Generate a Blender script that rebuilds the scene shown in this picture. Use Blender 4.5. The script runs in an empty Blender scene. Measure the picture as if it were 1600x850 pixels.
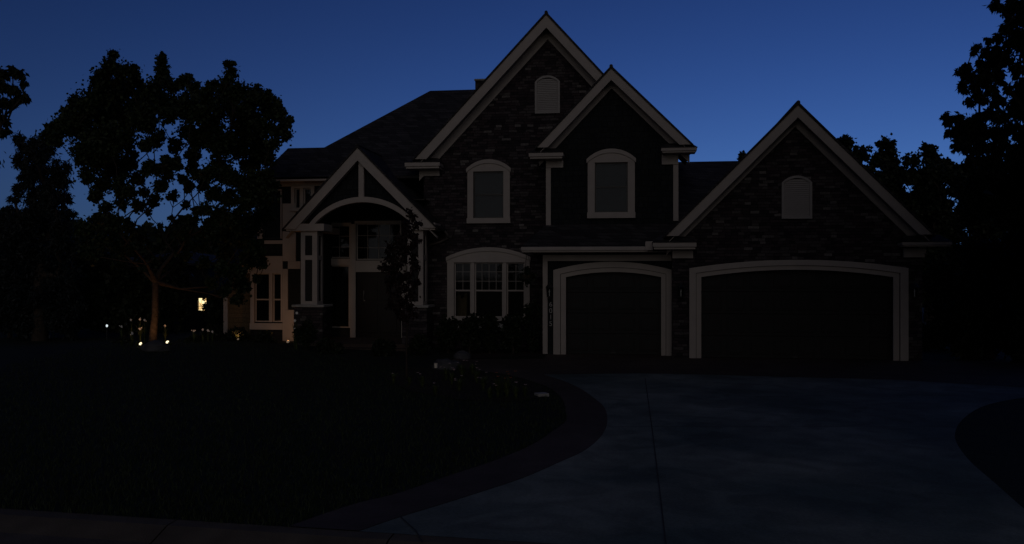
import bpy, bmesh, math, random
import numpy as np
from mathutils import Vector, Matrix, noise
random.seed(7); rng = np.random.default_rng(7)
SC = bpy.context.scene
COL = SC.collection
R_ = math.radians

# ------------------------------------------------------------------ camera
A = R_(8.0); FPX = 1400.0; HZ = 430.0; DS = FPX/1155.0
C = Vector((0, -23.6, 2.15))
FW = Vector((-math.sin(A), math.cos(A), 0)); RT = Vector((math.cos(A), math.sin(A), 0)); UP = Vector((0, 0, 1))
cd = bpy.data.cameras.new('camera'); cam = bpy.data.objects.new('camera', cd); COL.objects.link(cam)
cam.location = C; cam.rotation_euler = (R_(90), 0, A)
cd.sensor_width = 36; cd.lens = FPX/1600*36; cd.shift_y = 5/1600; cd.clip_end = 2000; cd.clip_start = 0.05
SC.camera = cam

def ray(px, py): return FW + RT*((px-800)/FPX) + UP*((HZ-py)/FPX)
def P(px, py, y):
    d = ray(px, py); return C + d*((y-C.y)/d.y)
def PD(px, py, dep): return C + ray(px, py)*(dep*DS)      # dep in metres, stretched by the lens factor
def G(px, py, z=0.0):
    return C + ray(px, py)*((C.z-z)*FPX/(py-HZ))
def X(px, y): return P(px, 400, y).x
def Z(px, py, y): return P(px, py, y).z

# ------------------------------------------------------------------ materials
MATS = {}
def nodes(name):
    m = bpy.data.materials.new(name); m.use_nodes = True
    nt = m.node_tree; b = nt.nodes['Principled BSDF']; MATS[name] = m
    return m, nt, b
def N(nt, t, **kw):
    n = nt.nodes.new(t)
    for k, v in kw.items(): setattr(n, k, v)
    return n
def L(nt, a, b): nt.links.new(a, b)
def math_n(nt, op, a, b=None, c=None):
    n = N(nt, 'ShaderNodeMath', operation=op)
    for i, v in enumerate((a, b, c)):
        if v is None: continue
        if hasattr(v, 'links'): L(nt, v, n.inputs[i])
        else: n.inputs[i].default_value = v
    return n.outputs[0]
def ramp(nt, fac, stops):
    r = N(nt, 'ShaderNodeValToRGB'); L(nt, fac, r.inputs[0])
    el = r.color_ramp.elements
    while len(el) < len(stops): el.new(.5)
    for e, (p, c) in zip(el, stops): e.position = p; e.color = (*c, 1)
    return r.outputs[0]
def simple(name, col, rough=.7, var=.25, scale=6, bump=.1, bscale=40, spec=.3, metal=0.0):
    m, nt, b = nodes(name)
    tc = N(nt, 'ShaderNodeNewGeometry').outputs['Position']
    n1 = N(nt, 'ShaderNodeTexNoise'); n1.inputs['Scale'].default_value = scale; n1.inputs['Detail'].default_value = 6; L(nt, tc, n1.inputs['Vector'])
    c0 = tuple(c*(1-var) for c in col); c1 = tuple(min(1, c*(1+var)) for c in col)
    L(nt, ramp(nt, n1.outputs['Fac'], [(.3, c0), (.7, c1)]), b.inputs['Base Color'])
    b.inputs['Roughness'].default_value = rough; b.inputs['Specular IOR Level'].default_value = spec; b.inputs['Metallic'].default_value = metal
    if bump:
        n2 = N(nt, 'ShaderNodeTexNoise'); n2.inputs['Scale'].default_value = bscale; n2.inputs['Detail'].default_value = 4; L(nt, tc, n2.inputs['Vector'])
        bp = N(nt, 'ShaderNodeBump'); bp.inputs['Strength'].default_value = bump; bp.inputs['Distance'].default_value = .02
        L(nt, n2.outputs['Fac'], bp.inputs['Height']); L(nt, bp.outputs[0], b.inputs['Normal'])
    return m
def coursed(name, h, w, stops, joint=.1, bump=.6, rough=.85, dist=.02, axis='xz'):
    """random coursed cells (ledge stone, shingles) with a colour of its own for each cell"""
    m, nt, b = nodes(name)
    pos = N(nt, 'ShaderNodeNewGeometry').outputs['Position']
    wn0 = N(nt, 'ShaderNodeTexNoise'); wn0.inputs['Scale'].default_value = 3; L(nt, pos, wn0.inputs['Vector'])
    s = N(nt, 'ShaderNodeSeparateXYZ'); L(nt, pos, s.inputs[0])
    horiz = math_n(nt, 'ADD', s.outputs[0], s.outputs[1])
    wob = math_n(nt, 'MULTIPLY', wn0.outputs['Fac'], h*.5)
    zz = math_n(nt, 'DIVIDE', math_n(nt, 'ADD', s.outputs[2], wob), h)
    row = math_n(nt, 'FLOOR', zz); fz = math_n(nt, 'FRACT', zz)
    w1 = N(nt, 'ShaderNodeTexWhiteNoise', noise_dimensions='1D'); L(nt, row, w1.inputs['W'])
    scl = math_n(nt, 'MULTIPLY_ADD', w1.outputs['Value'], .9, .6)
    xx = math_n(nt, 'MULTIPLY_ADD', w1.outputs['Value'], 17.3, math_n(nt, 'DIVIDE', math_n(nt, 'DIVIDE', horiz, w), scl))
    colm = math_n(nt, 'FLOOR', xx); fx = math_n(nt, 'FRACT', xx)
    cv = N(nt, 'ShaderNodeCombineXYZ'); L(nt, row, cv.inputs[0]); L(nt, colm, cv.inputs[1])
    w2 = N(nt, 'ShaderNodeTexWhiteNoise', noise_dimensions='2D'); L(nt, cv.outputs[0], w2.inputs['Vector'])
    base = ramp(nt, w2.outputs['Value'], stops)
    n2 = N(nt, 'ShaderNodeTexNoise'); n2.inputs['Scale'].default_value = 22; n2.inputs['Detail'].default_value = 6; L(nt, pos, n2.inputs['Vector'])
    mx = N(nt, 'ShaderNodeMix', data_type='RGBA', blend_type='MULTIPLY'); mx.inputs['Factor'].default_value = .7
    L(nt, base, mx.inputs['A']); L(nt, ramp(nt, n2.outputs['Fac'], [(.25, (.45,.45,.45)), (.75, (1.3,1.3,1.3))]), mx.inputs['B'])
    ez = math_n(nt, 'MINIMUM', fz, math_n(nt, 'SUBTRACT', 1, fz)); ex = math_n(nt, 'MINIMUM', fx, math_n(nt, 'SUBTRACT', 1, fx))
    e = math_n(nt, 'MINIMUM', ez, math_n(nt, 'MULTIPLY', ex, w/h))
    edge = math_n(nt, 'MINIMUM', math_n(nt, 'DIVIDE', e, joint), 1)
    m2 = N(nt, 'ShaderNodeMix', data_type='RGBA'); L(nt, edge, m2.inputs['Factor'])
    m2.inputs['A'].default_value = (*[c*.3 for c in stops[0][1]], 1); L(nt, mx.outputs['Result'], m2.inputs['B'])
    L(nt, m2.outputs['Result'], b.inputs['Base Color'])
    hgt = math_n(nt, 'ADD', math_n(nt, 'MULTIPLY', edge, math_n(nt, 'MULTIPLY_ADD', w2.outputs['Value'], .6, .5)), math_n(nt, 'MULTIPLY', n2.outputs['Fac'], .5))
    bp = N(nt, 'ShaderNodeBump'); bp.inputs['Strength'].default_value = bump; bp.inputs['Distance'].default_value = dist
    L(nt, hgt, bp.inputs['Height']); L(nt, bp.outputs[0], b.inputs['Normal'])
    b.inputs['Roughness'].default_value = rough; b.inputs['Specular IOR Level'].default_value = .2
    return m
STONE = coursed('ledge_stone', .078, .21, [(0,(.022,.018,.022)),(.35,(.036,.029,.034)),(.6,(.054,.039,.044)),(.82,(.072,.061,.066)),(.95,(.09,.08,.08)),(1,(.18,.165,.16))], dist=.035)
ROOF = coursed('roof_shingle', .09, .3, [(0,(.030,.028,.030)),(.5,(.045,.042,.044)),(1,(.07,.065,.065))], bump=.5)
SIDING = coursed('siding_shake', .15, .16, [(0,(.014,.017,.019)),(.5,(.017,.020,.022)),(1,(.022,.025,.027))], joint=.06, bump=.5)
TANSIDE = coursed('tan_lap_siding', .14, 5, [(0,(.15,.11,.06)),(1,(.17,.12,.07))], joint=.06, bump=.4)
TRIM = simple('trim_paint', (.43,.385,.35), .6, .06, 3, .05, 60)
TRIM2 = simple('trim_paint_shutter', (.36,.34,.325), .65, .05, 3, .04, 60)
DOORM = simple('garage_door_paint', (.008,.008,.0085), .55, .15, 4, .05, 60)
WOOD = simple('front_door_wood', (.010,.005,.004), .4, .4, 8, .1, 50)
BLACKM = simple('lantern_metal', (.02,.02,.02), .4, .1, 20, 0, spec=.5)
SILVER = simple('brushed_metal', (.55,.53,.5), .3, .1, 20, 0, metal=1.0)
BLIND = simple('window_blind', (.085,.095,.11), .8, .1, 2, .3, 30)
CURT = simple('curtain_cloth', (.5,.4,.25), .9, .2, 6, .1, 30)
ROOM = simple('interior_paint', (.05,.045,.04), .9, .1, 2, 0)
BARK = simple('bark', (.045,.034,.026), .95, .4, 12, .8, 30)
SOIL = simple('mulch', (.030,.020,.016), .95, .5, 15, 1.0, 40)
ROCK = simple('boulder_stone', (.07,.07,.075), .9, .3, 5, .6, 14)
SLAB = simple('edging_stone', (.34,.33,.31), .9, .2, 8, .5, 30)
POT = simple('basket_fibre', (.05,.035,.02), .95, .3, 20, .6, 60)
ASPH = simple('asphalt', (.05,.05,.052), .9, .25, 12, .5, 120)
KERB = simple('kerb_concrete', (.11,.09,.065), .9, .25, 3, .4, 60)
GRASSG = simple('lawn_soil', (.012,.017,.009), .95, .5, 3, .8, 30)

def concrete(name, a, bcol, stain, jt=None):
    m, nt, b = nodes(name)
    pos = N(nt, 'ShaderNodeNewGeometry').outputs['Position']
    n1 = N(nt, 'ShaderNodeTexNoise'); n1.inputs['Scale'].default_value = .45; n1.inputs['Detail'].default_value = 5; n1.inputs['Distortion'].default_value = .4; L(nt, pos, n1.inputs['Vector'])
    n2 = N(nt, 'ShaderNodeTexNoise'); n2.inputs['Scale'].default_value = 30; n2.inputs['Detail'].default_value = 8; L(nt, pos, n2.inputs['Vector'])
    n3 = N(nt, 'ShaderNodeTexNoise'); n3.inputs['Scale'].default_value = 1.7; n3.inputs['Detail'].default_value = 6; n3.inputs['Distortion'].default_value = 1; L(nt, pos, n3.inputs['Vector'])
    c1 = ramp(nt, n1.outputs['Fac'], [(.36, a), (.62, bcol)])
    mx = N(nt, 'ShaderNodeMix', data_type='RGBA', blend_type='MULTIPLY'); mx.inputs['Factor'].default_value = stain
    L(nt, c1, mx.inputs['A']); L(nt, ramp(nt, n3.outputs['Fac'], [(.35, (.55,.55,.55)), (.62, (1.1,1.1,1.1))]), mx.inputs['B'])
    mx2 = N(nt, 'ShaderNodeMix', data_type='RGBA', blend_type='MULTIPLY'); mx2.inputs['Factor'].default_value = .5
    L(nt, mx.outputs['Result'], mx2.inputs['A']); L(nt, ramp(nt, n2.outputs['Fac'], [(.3, (.6,.6,.6)), (.7, (1.2,1.2,1.2))]), mx2.inputs['B'])
    L(nt, mx2.outputs['Result'], b.inputs['Base Color'])
    b.inputs['Roughness'].default_value = .8; b.inputs['Specular IOR Level'].default_value = .25
    bp = N(nt, 'ShaderNodeBump'); bp.inputs['Strength'].default_value = .3; bp.inputs['Distance'].default_value = .01
    L(nt, n2.outputs['Fac'], bp.inputs['Height']); L(nt, bp.outputs[0], b.inputs['Normal'])
    return m
DRIVE = concrete('driveway_concrete', (.11,.145,.13), (.25,.28,.24), .7)
BAND = concrete('stamped_band', (.07,.05,.042), (.10,.075,.06), .5)

def leafmat(name, c0, c1, rough=.6):
    m, nt, b = nodes(name)
    at = N(nt, 'ShaderNodeAttribute', attribute_name='tint')
    L(nt, ramp(nt, at.outputs['Fac'], [(0, c0), (1, c1)]), b.inputs['Base Color'])
    b.inputs['Roughness'].default_value = rough; b.inputs['Specular IOR Level'].default_value = .25
    return m
LEAF = leafmat('maple_leaf', (.012,.020,.008), (.032,.048,.016))
LEAFD = leafmat('dark_leaf', (.008,.013,.007), (.022,.03,.012))
LEAFR = leafmat('red_leaf', (.014,.008,.008), (.032,.014,.012))
LEAFB = leafmat('spruce_needle', (.010,.015,.016), (.022,.030,.032))
LEAFP = leafmat('perennial_leaf', (.03,.05,.015), (.10,.12,.04))
GRASS = leafmat('grass_blade', (.012,.022,.008), (.03,.045,.015))
PETALW = simple('white_petal', (.8,.78,.75), .6, .05, 20, 0)
PETALP = simple('pink_petal', (.62,.45,.42), .6, .2, 20, 0)
PETALO = simple('orange_petal', (.45,.16,.06), .6, .2, 20, 0)

def glassmat():
    m, nt, b = nodes('window_glass'); nt.nodes.remove(b)
    out = [n for n in nt.nodes if n.type == 'OUTPUT_MATERIAL'][0]
    t = N(nt, 'ShaderNodeBsdfTransparent'); g = N(nt, 'ShaderNodeBsdfGlossy'); g.inputs['Roughness'].default_value = .04
    t.inputs[0].default_value = (.8,.82,.82,1); g.inputs[0].default_value = (.12,.13,.15,1)
    f = N(nt, 'ShaderNodeFresnel'); f.inputs[0].default_value = 1.5
    mx = N(nt, 'ShaderNodeMixShader'); L(nt, math_n(nt, 'MULTIPLY_ADD', f.outputs[0], 1.2, .03), mx.inputs[0]); L(nt, t.outputs[0], mx.inputs[1]); L(nt, g.outputs[0], mx.inputs[2])
    L(nt, mx.outputs[0], out.inputs[0]); return m
GLASS = glassmat()
def emit(name, col, s):
    m, nt, b = nodes(name)
    b.inputs['Base Color'].default_value = (*col, 1); b.inputs['Emission Color'].default_value = (*col, 1); b.inputs['Emission Strength'].default_value = s
    return m
def emit_var(name, c0, c1, s, scale):
    m, nt, b = nodes(name)
    tc = N(nt, 'ShaderNodeNewGeometry').outputs['Position']
    n1 = N(nt, 'ShaderNodeTexNoise'); n1.inputs['Scale'].default_value = scale; L(nt, tc, n1.inputs['Vector'])
    c = ramp(nt, n1.outputs['Fac'], [(.38, c0), (.6, c1)]); L(nt, c, b.inputs['Emission Color']); b.inputs['Emission Strength'].default_value = s
    return m
GLOW = emit('lamp_lens_lit', (1,.82,.5), 2.2)
GLOWW = emit_var('lit_window_glow', (.55,.33,.12), (1,.80,.42), 1.5, 9)
GLOWD = emit('dim_lamp_lens', (1,.75,.5), .07)
GLOWS = emit('small_far_lamp', (.8,.9,.95), .9)
GLOWC = emit('candle_bulb', (1,.8,.5), .25)

# ------------------------------------------------------------------ mesh helpers
class MB:
    def __init__(s): s.v = []; s.f = []
    def poly(s, pts):
        i = len(s.v); s.v += [tuple(p) for p in pts]; s.f.append(tuple(range(i, i+len(pts))))
    def box(s, x0, x1, y0, y1, z0, z1):
        if x0 > x1: x0, x1 = x1, x0
        if y0 > y1: y0, y1 = y1, y0
        if z0 > z1: z0, z1 = z1, z0
        i = len(s.v)
        s.v += [(x0,y0,z0),(x1,y0,z0),(x1,y1,z0),(x0,y1,z0),(x0,y0,z1),(x1,y0,z1),(x1,y1,z1),(x0,y1,z1)]
        s.f += [tuple(i+k for k in q) for q in ((0,3,2,1),(4,5,6,7),(0,1,5,4),(1,2,6,5),(2,3,7,6),(3,0,4,7))]
        return s
    def prism(s, pts, y0, y1):           # pts: xz polygon, convex
        n = len(pts); i = len(s.v)
        s.v += [(x, y0, z) for x, z in pts] + [(x, y1, z) for x, z in pts]
        s.f.append(tuple(range(i, i+n))); s.f.append(tuple(range(i+2*n-1, i+n-1, -1)))
        for k in range(n): s.f.append((i+k, i+n+k, i+n+(k+1) % n, i+(k+1) % n))
        return s
    def slab(s, pts, th):                # roof polygon with thickness downwards
        n = len(pts); i = len(s.v)
        s.v += [tuple(p) for p in pts] + [(p[0], p[1], p[2]-th) for p in pts]
        s.f.append(tuple(range(i, i+n))); s.f.append(tuple(range(i+2*n-1, i+n-1, -1)))
        for k in range(n): s.f.append((i+k, i+n+k, i+n+(k+1) % n, i+(k+1) % n))
        return s
    def strip(s, a, b, y0, y1):          # ring between two xz polylines
        for k in range(len(a)-1): s.prism([a[k], a[k+1], b[k+1], b[k]], y0, y1)
        return s
    def tube(s, pts, rads, n=6, cap=True):
        i0 = len(s.v); up = Vector((0,0,1))
        for k, p in enumerate(pts):
            p = Vector(p); a = Vector(pts[max(0,k-1)]); b = Vector(pts[min(len(pts)-1,k+1)])
            d = (b-a).normalized() if (b-a).length > 1e-6 else up
            u = d.cross(Vector((0,0,1)) if abs(d.z) < .9 else Vector((1,0,0))).normalized(); w = d.cross(u)
            for j in range(n):
                t = 2*math.pi*j/n; s.v.append(tuple(p+(u*math.cos(t)+w*math.sin(t))*rads[k]))
        for k in range(len(pts)-1):
            for j in range(n):
                a = i0+k*n+j; b = i0+k*n+(j+1) % n; s.f.append((a, b, b+n, a+n))
        if cap:
            s.f.append(tuple(i0+j for j in range(n))[::-1]); s.f.append(tuple(i0+(len(pts)-1)*n+j for j in range(n)))
        return s
    def lathe(s, cx, cy, prof, n=16):    # prof: (r, z)
        return s.tube([(cx, cy, z) for r, z in prof], [max(r, 1e-3) for r, z in prof], n)
    def build(s, name, mat, parent=None, smooth=False, bevel=0.0, world=True):
        me = bpy.data.meshes.new(name); off = Vector((0,0,0))
        if parent is not None and world: off = WORLD[parent.name]
        me.from_pydata([(v[0]-off.x, v[1]-off.y, v[2]-off.z) for v in s.v], [], s.f)
        bm = bmesh.new(); bm.from_mesh(me); bmesh.ops.recalc_face_normals(bm, faces=bm.faces); bm.to_mesh(me); bm.free()
        me.materials.append(mat)
        if smooth: me.polygons.foreach_set('use_smooth', [True]*len(me.polygons))
        o = bpy.data.objects.new(name, me); COL.objects.link(o)
        if parent is not None: o.parent = parent
        WORLD[o.name] = off.copy()
        if bevel:
            b = o.modifiers.new('bevel', 'BEVEL'); b.width = bevel; b.segments = 2; b.limit_method = 'ANGLE'
        return o
WORLD = {}
def tag(o, label=None, cat=None, group=None, kind=None):
    if label: o['label'] = label
    if cat: o['category'] = cat
    if group: o['group'] = group
    if kind: o['kind'] = kind
    return o
def thing(name, loc, label, cat, group=None):
    o = bpy.data.objects.new(name, None); COL.objects.link(o); o.location = loc; o.empty_display_size = .2
    WORLD[o.name] = Vector(loc); return tag(o, label, cat, group)
def sheet(name, poly, y, th, holes, mat, parent):
    """vertical wall in the xz plane with rectangular openings cut through it"""
    bm = bmesh.new(); bm.faces.new([bm.verts.new((x, y, z)) for x, z in poly])
    for x0, x1, z0, z1 in holes:
        for co, no in (((x0,0,0),(1,0,0)),((x1,0,0),(1,0,0)),((0,0,z0),(0,0,1)),((0,0,z1),(0,0,1))):
            bmesh.ops.bisect_plane(bm, geom=bm.verts[:]+bm.edges[:]+bm.faces[:], plane_co=co, plane_no=no, dist=1e-5)
    kill = []
    for f in bm.faces:
        c = f.calc_center_median()
        if any(x0 < c.x < x1 and z0 < c.z < z1 for x0, x1, z0, z1 in holes): kill.append(f)
    bmesh.ops.delete(bm, geom=kill, context='FACES')
    r = bmesh.ops.extrude_face_region(bm, geom=bm.faces[:])
    bmesh.ops.translate(bm, verts=[v for v in r['geom'] if isinstance(v, bmesh.types.BMVert)], vec=(0, th, 0))
    bmesh.ops.recalc_face_normals(bm, faces=bm.faces)
    off = WORLD[parent.name]; bmesh.ops.translate(bm, verts=bm.verts, vec=-off)
    me = bpy.data.meshes.new(name); bm.to_mesh(me); bm.free(); me.materials.append(mat)
    o = bpy.data.objects.new(name, me); COL.objects.link(o); o.parent = parent; WORLD[o.name] = off.copy(); return o
def arc(x0, x1, zs, za, n=20):
    """circular arc from (x0,zs) over apex za to (x1,zs)"""
    c = (x1-x0)/2; s = za-zs; r = (c*c+s*s)/(2*s); cx = (x0+x1)/2; cz = za-r; t0 = math.asin(min(1, c/r))
    if s > c: t0 = math.pi-t0
    return [(cx+r*math.sin(t), cz+r*math.cos(t)) for t in np.linspace(-t0, t0, n)]

# ------------------------------------------------------------------ world and light
w = bpy.data.worlds.new("World"); SC.world = w; w.use_nodes = True
nt = w.node_tree; bg = nt.nodes['Background']
sky = N(nt, 'ShaderNodeTexSky'); sky.sky_type = 'NISHITA'; sky.sun_disc = False
sky.sun_elevation = R_(-4); sky.sun_rotation = R_(30-8); sky.air_density = 1; sky.dust_density = 0; sky.ozone_density = 1
mul = N(nt, 'ShaderNodeMix', data_type='RGBA', blend_type='MULTIPLY'); mul.inputs['Factor'].default_value = 1
tcw = N(nt, 'ShaderNodeTexCoord'); sx = N(nt, 'ShaderNodeSeparateXYZ'); L(nt, tcw.outputs['Generated'], sx.inputs[0])
zz_ = math_n(nt, 'SQRT', math_n(nt, 'ADD', math_n(nt, 'MULTIPLY', sx.outputs[2], sx.outputs[2]), .0130))
cx_ = N(nt, 'ShaderNodeCombineXYZ'); L(nt, sx.outputs[0], cx_.inputs[0]); L(nt, sx.outputs[1], cx_.inputs[1]); L(nt, zz_, cx_.inputs[2]); L(nt, cx_.outputs[0], sky.inputs['Vector'])
L(nt, sky.outputs[0], mul.inputs['A']); mul.inputs['B'].default_value = (.245*10, .63*10, 1.87*10, 1)
L(nt, mul.outputs['Result'], bg.inputs[0])
L(nt, math_n(nt, 'MULTIPLY', math_n(nt, 'POWER', math_n(nt, 'DIVIDE', .2, math_n(nt, 'MAXIMUM', zz_, .17)), .5), .110), bg.inputs[1])   # twilight falls off faster with height than the model's
sd = bpy.data.lights.new('low_warm_light', 'SUN'); so = bpy.data.objects.new('low_warm_light', sd); COL.objects.link(so)
sd.energy = .215; sd.color = (1, .91, .84); sd.angle = R_(60)
SUN_EL, SUN_AZ = 15, 8     # comes from behind the camera, a little from the right
dirv = Vector((math.sin(R_(SUN_AZ)), -math.cos(R_(SUN_AZ)), math.tan(R_(SUN_EL))))
so.rotation_euler = dirv.to_track_quat('Z', 'Y').to_euler(); so.location = (6, -30, 12)
SC.view_settings.view_transform = 'Standard'; SC.view_settings.look = 'None'; SC.view_settings.exposure = 0; SC.view_settings.gamma = 1

def point(name, loc, power, col=(1,.6,.3), size=.03, parent=None, spot=None):
    d = bpy.data.lights.new(name, 'SPOT' if spot else 'POINT'); d.energy = power; d.color = col; d.shadow_soft_size = size
    o = bpy.data.objects.new(name, d); COL.objects.link(o)
    if parent is not None: o.parent = parent; loc = Vector(loc)-WORLD[parent.name]
    o.location = loc
    if spot:
        d.spot_size = R_(spot[1]); d.spot_blend = .6; o.rotation_euler = Vector(spot[0]).to_track_quat('-Z', 'Y').to_euler()
    return o

# ================================================================== HOUSE
H = thing('house', (X(950, 4), 4, 0), 'large two storey house with stone gables, cream trim and three steep front gables', 'house')
def wbox(lst, y0, y1):
    m = MB()
    for px0, px1, py0, py1 in lst:
        m.box(X(px0, y0), X(px1, y0), y0, y1, Z((px0+px1)/2, py0, y0), Z((px0+px1)/2, py1, y0))
    return m

def gable(wy, ry, peak, lf, rf, back, fpx, frpx, ov=.0, name='gable_roof', parent=H):
    """rake boards, soffit, frieze and the two roof slopes; pixel points are read on the rake plane"""
    pk = P(*peak, ry); a = P(*lf, ry); b = P(*rf, ry); zf = (a.z+b.z)/2
    xl, xr, xp, zp = a.x, b.x, pk.x, pk.z
    sl = (zp-zf)/(xp-xl); sr = (zp-zf)/(xr-xp)
    fh = fpx/FPX*(pk-C).length; gh = frpx/FPX*(pk-C).length
    roof = MB(); t = .06
    for (x0, s) in ((xl, 1), (xr, -1)):
        e = -.06*s; q = [(xp, zp), (x0+e, zf+abs(e)*-1*(sl if s > 0 else sr))]
        roof.prism([(q[0][0], q[0][1]+.005), (q[1][0], q[1][1]+.005), (q[1][0], q[1][1]+t), (q[0][0], q[0][1]+t+.02)], ry-.04, back)
    rf_o = roof.build(name, ROOF, parent)
    cap = MB(); cap.tube([(xp, ry-.05, zp+t+.0), (xp, back, zp+t+.0)], [.05, .05], 8); cap.build('ridge_cap', ROOF, rf_o)
    m = MB()
    m.prism([(xl, zf), (xp, zp), (xp, zp-fh), (xl+fh/sl, zf)], ry, ry+.045)
    m.prism([(xr, zf), (xr-fh/sr, zf), (xp, zp-fh), (xp, zp)], ry, ry+.045)
    m.build('rake_board', TRIM, parent)
    d = fh*.72                          # soffit sits a little above the lower lip of the rake board
    m = MB(); m.prism([(xl, zf-d+.02), (xp, zp-d+.02), (xp, zp-d), (xl, zf-d)], ry+.05, wy)
    m.prism([(xr, zf-d+.02), (xr, zf-d), (xp, zp-d), (xp, zp-d+.02)], ry+.05, wy)
    sof = m.build('soffit', TRIM, parent)
    m = MB(); zb = zf-d+.02
    m.prism([(xl+.02, zf-d-.002), (xp, zp-d-.002), (xp, zp-d-gh), (xl+.02, zf-d-gh)], wy-.05, wy-.004)
    m.prism([(xr-.02, zf-d-.002), (xr-.02, zf-d-gh), (xp, zp-d-gh), (xp, zp-d-.002)], wy-.05, wy-.004)
    m.build('frieze_board', TRIM, parent)
    return dict(xl=xl, xr=xr, xp=xp, zp=zp, zf=zf, sl=sl, sr=sr, d=d)

def eave_return(px0, px1, pyt, pyb, yf, yb, parent=H, block=None):
    x0, x1 = X(px0, yf), X(px1, yf); zt = Z((px0+px1)/2, pyt, yf); zb = Z((px0+px1)/2, pyb, yf); h = zt-zb
    m = MB(); m.box(x0, x1, yf, yb, zb+h*.35, zt); m.box(x0+.03, x1-.03, yf+.035, yb, zb, zb+h*.35-.002)
    o = m.build('eave_return', TRIM, parent, bevel=.008)
    r = MB(); k = .16
    r.v += [(x0-.02,yf-.02,zt+.004),(x1+.02,yf-.02,zt+.004),(x1+.02,yb,zt+.004),(x0-.02,yb,zt+.004),(x0+k,yb,zt+k*1.2),(x1-k,yb,zt+k*1.2)]
    r.f += [(0,1,5,4),(0,4,3),(1,2,5),(0,3,2,1),(2,3,4,5)]
    r.build('return_roof', ROOF, o)
    if block:
        b0, b1, c0, c1 = block
        MB().box(X(b0, yb-.06), X(b1, yb-.06), yb-.06, yb-.002, Z(b0, c0, yb-.06), Z(b0, c1, yb-.06)).build('frieze_block', TRIM, o)
    return o

def arched_vent(px0, px1, pya, pys, pyb, y, parent=H):
    x0, x1 = X(px0, y), X(px1, y); zs = Z(px0, pys, y); za = Z(px0, pya, y); zb = Z(px0, pyb, y)
    t = .06; m = MB()
    a = [(x0, zb)]+arc(x0, x1, zs, za, 14)+[(x1, zb)]; b = [(x0+t, zb+t)]+arc(x0+t, x1-t, zs, za-t, 14)+[(x1-t, zb+t)]
    m.strip(a, b, y-.06, y-.002); m.prism([(x0, zb), (x1, zb), (x1-t, zb+t), (x0+t, zb+t)], y-.06, y-.002)
    o = m.build('attic_vent', TRIM2, parent)
    s = MB(); z = zb+t+.01
    while z < za-t-.03:
        hw = (x1-x0)/2-t; cx = (x0+x1)/2
        if z > zs:
            q = max(0, 1-((z-zs)/(za-t-zs))**2); hw *= math.sqrt(q)
        s.v += [(cx-hw,y-.034,z),(cx+hw,y-.034,z),(cx+hw,y-.012,z+.05),(cx-hw,y-.012,z+.05),(cx-hw,y-.029,z-.008),(cx+hw,y-.029,z-.008),(cx+hw,y-.004,z+.04),(cx-hw,y-.004,z+.04)]
        i = len(s.v)-8; s.f += [tuple(i+k for k in q) for q in ((0,1,2,3),(4,7,6,5),(0,4,5,1),(3,2,6,7),(0,3,7,4),(1,5,6,2))]
        z += .052
    s.build('louvre', TRIM2, o)

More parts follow.
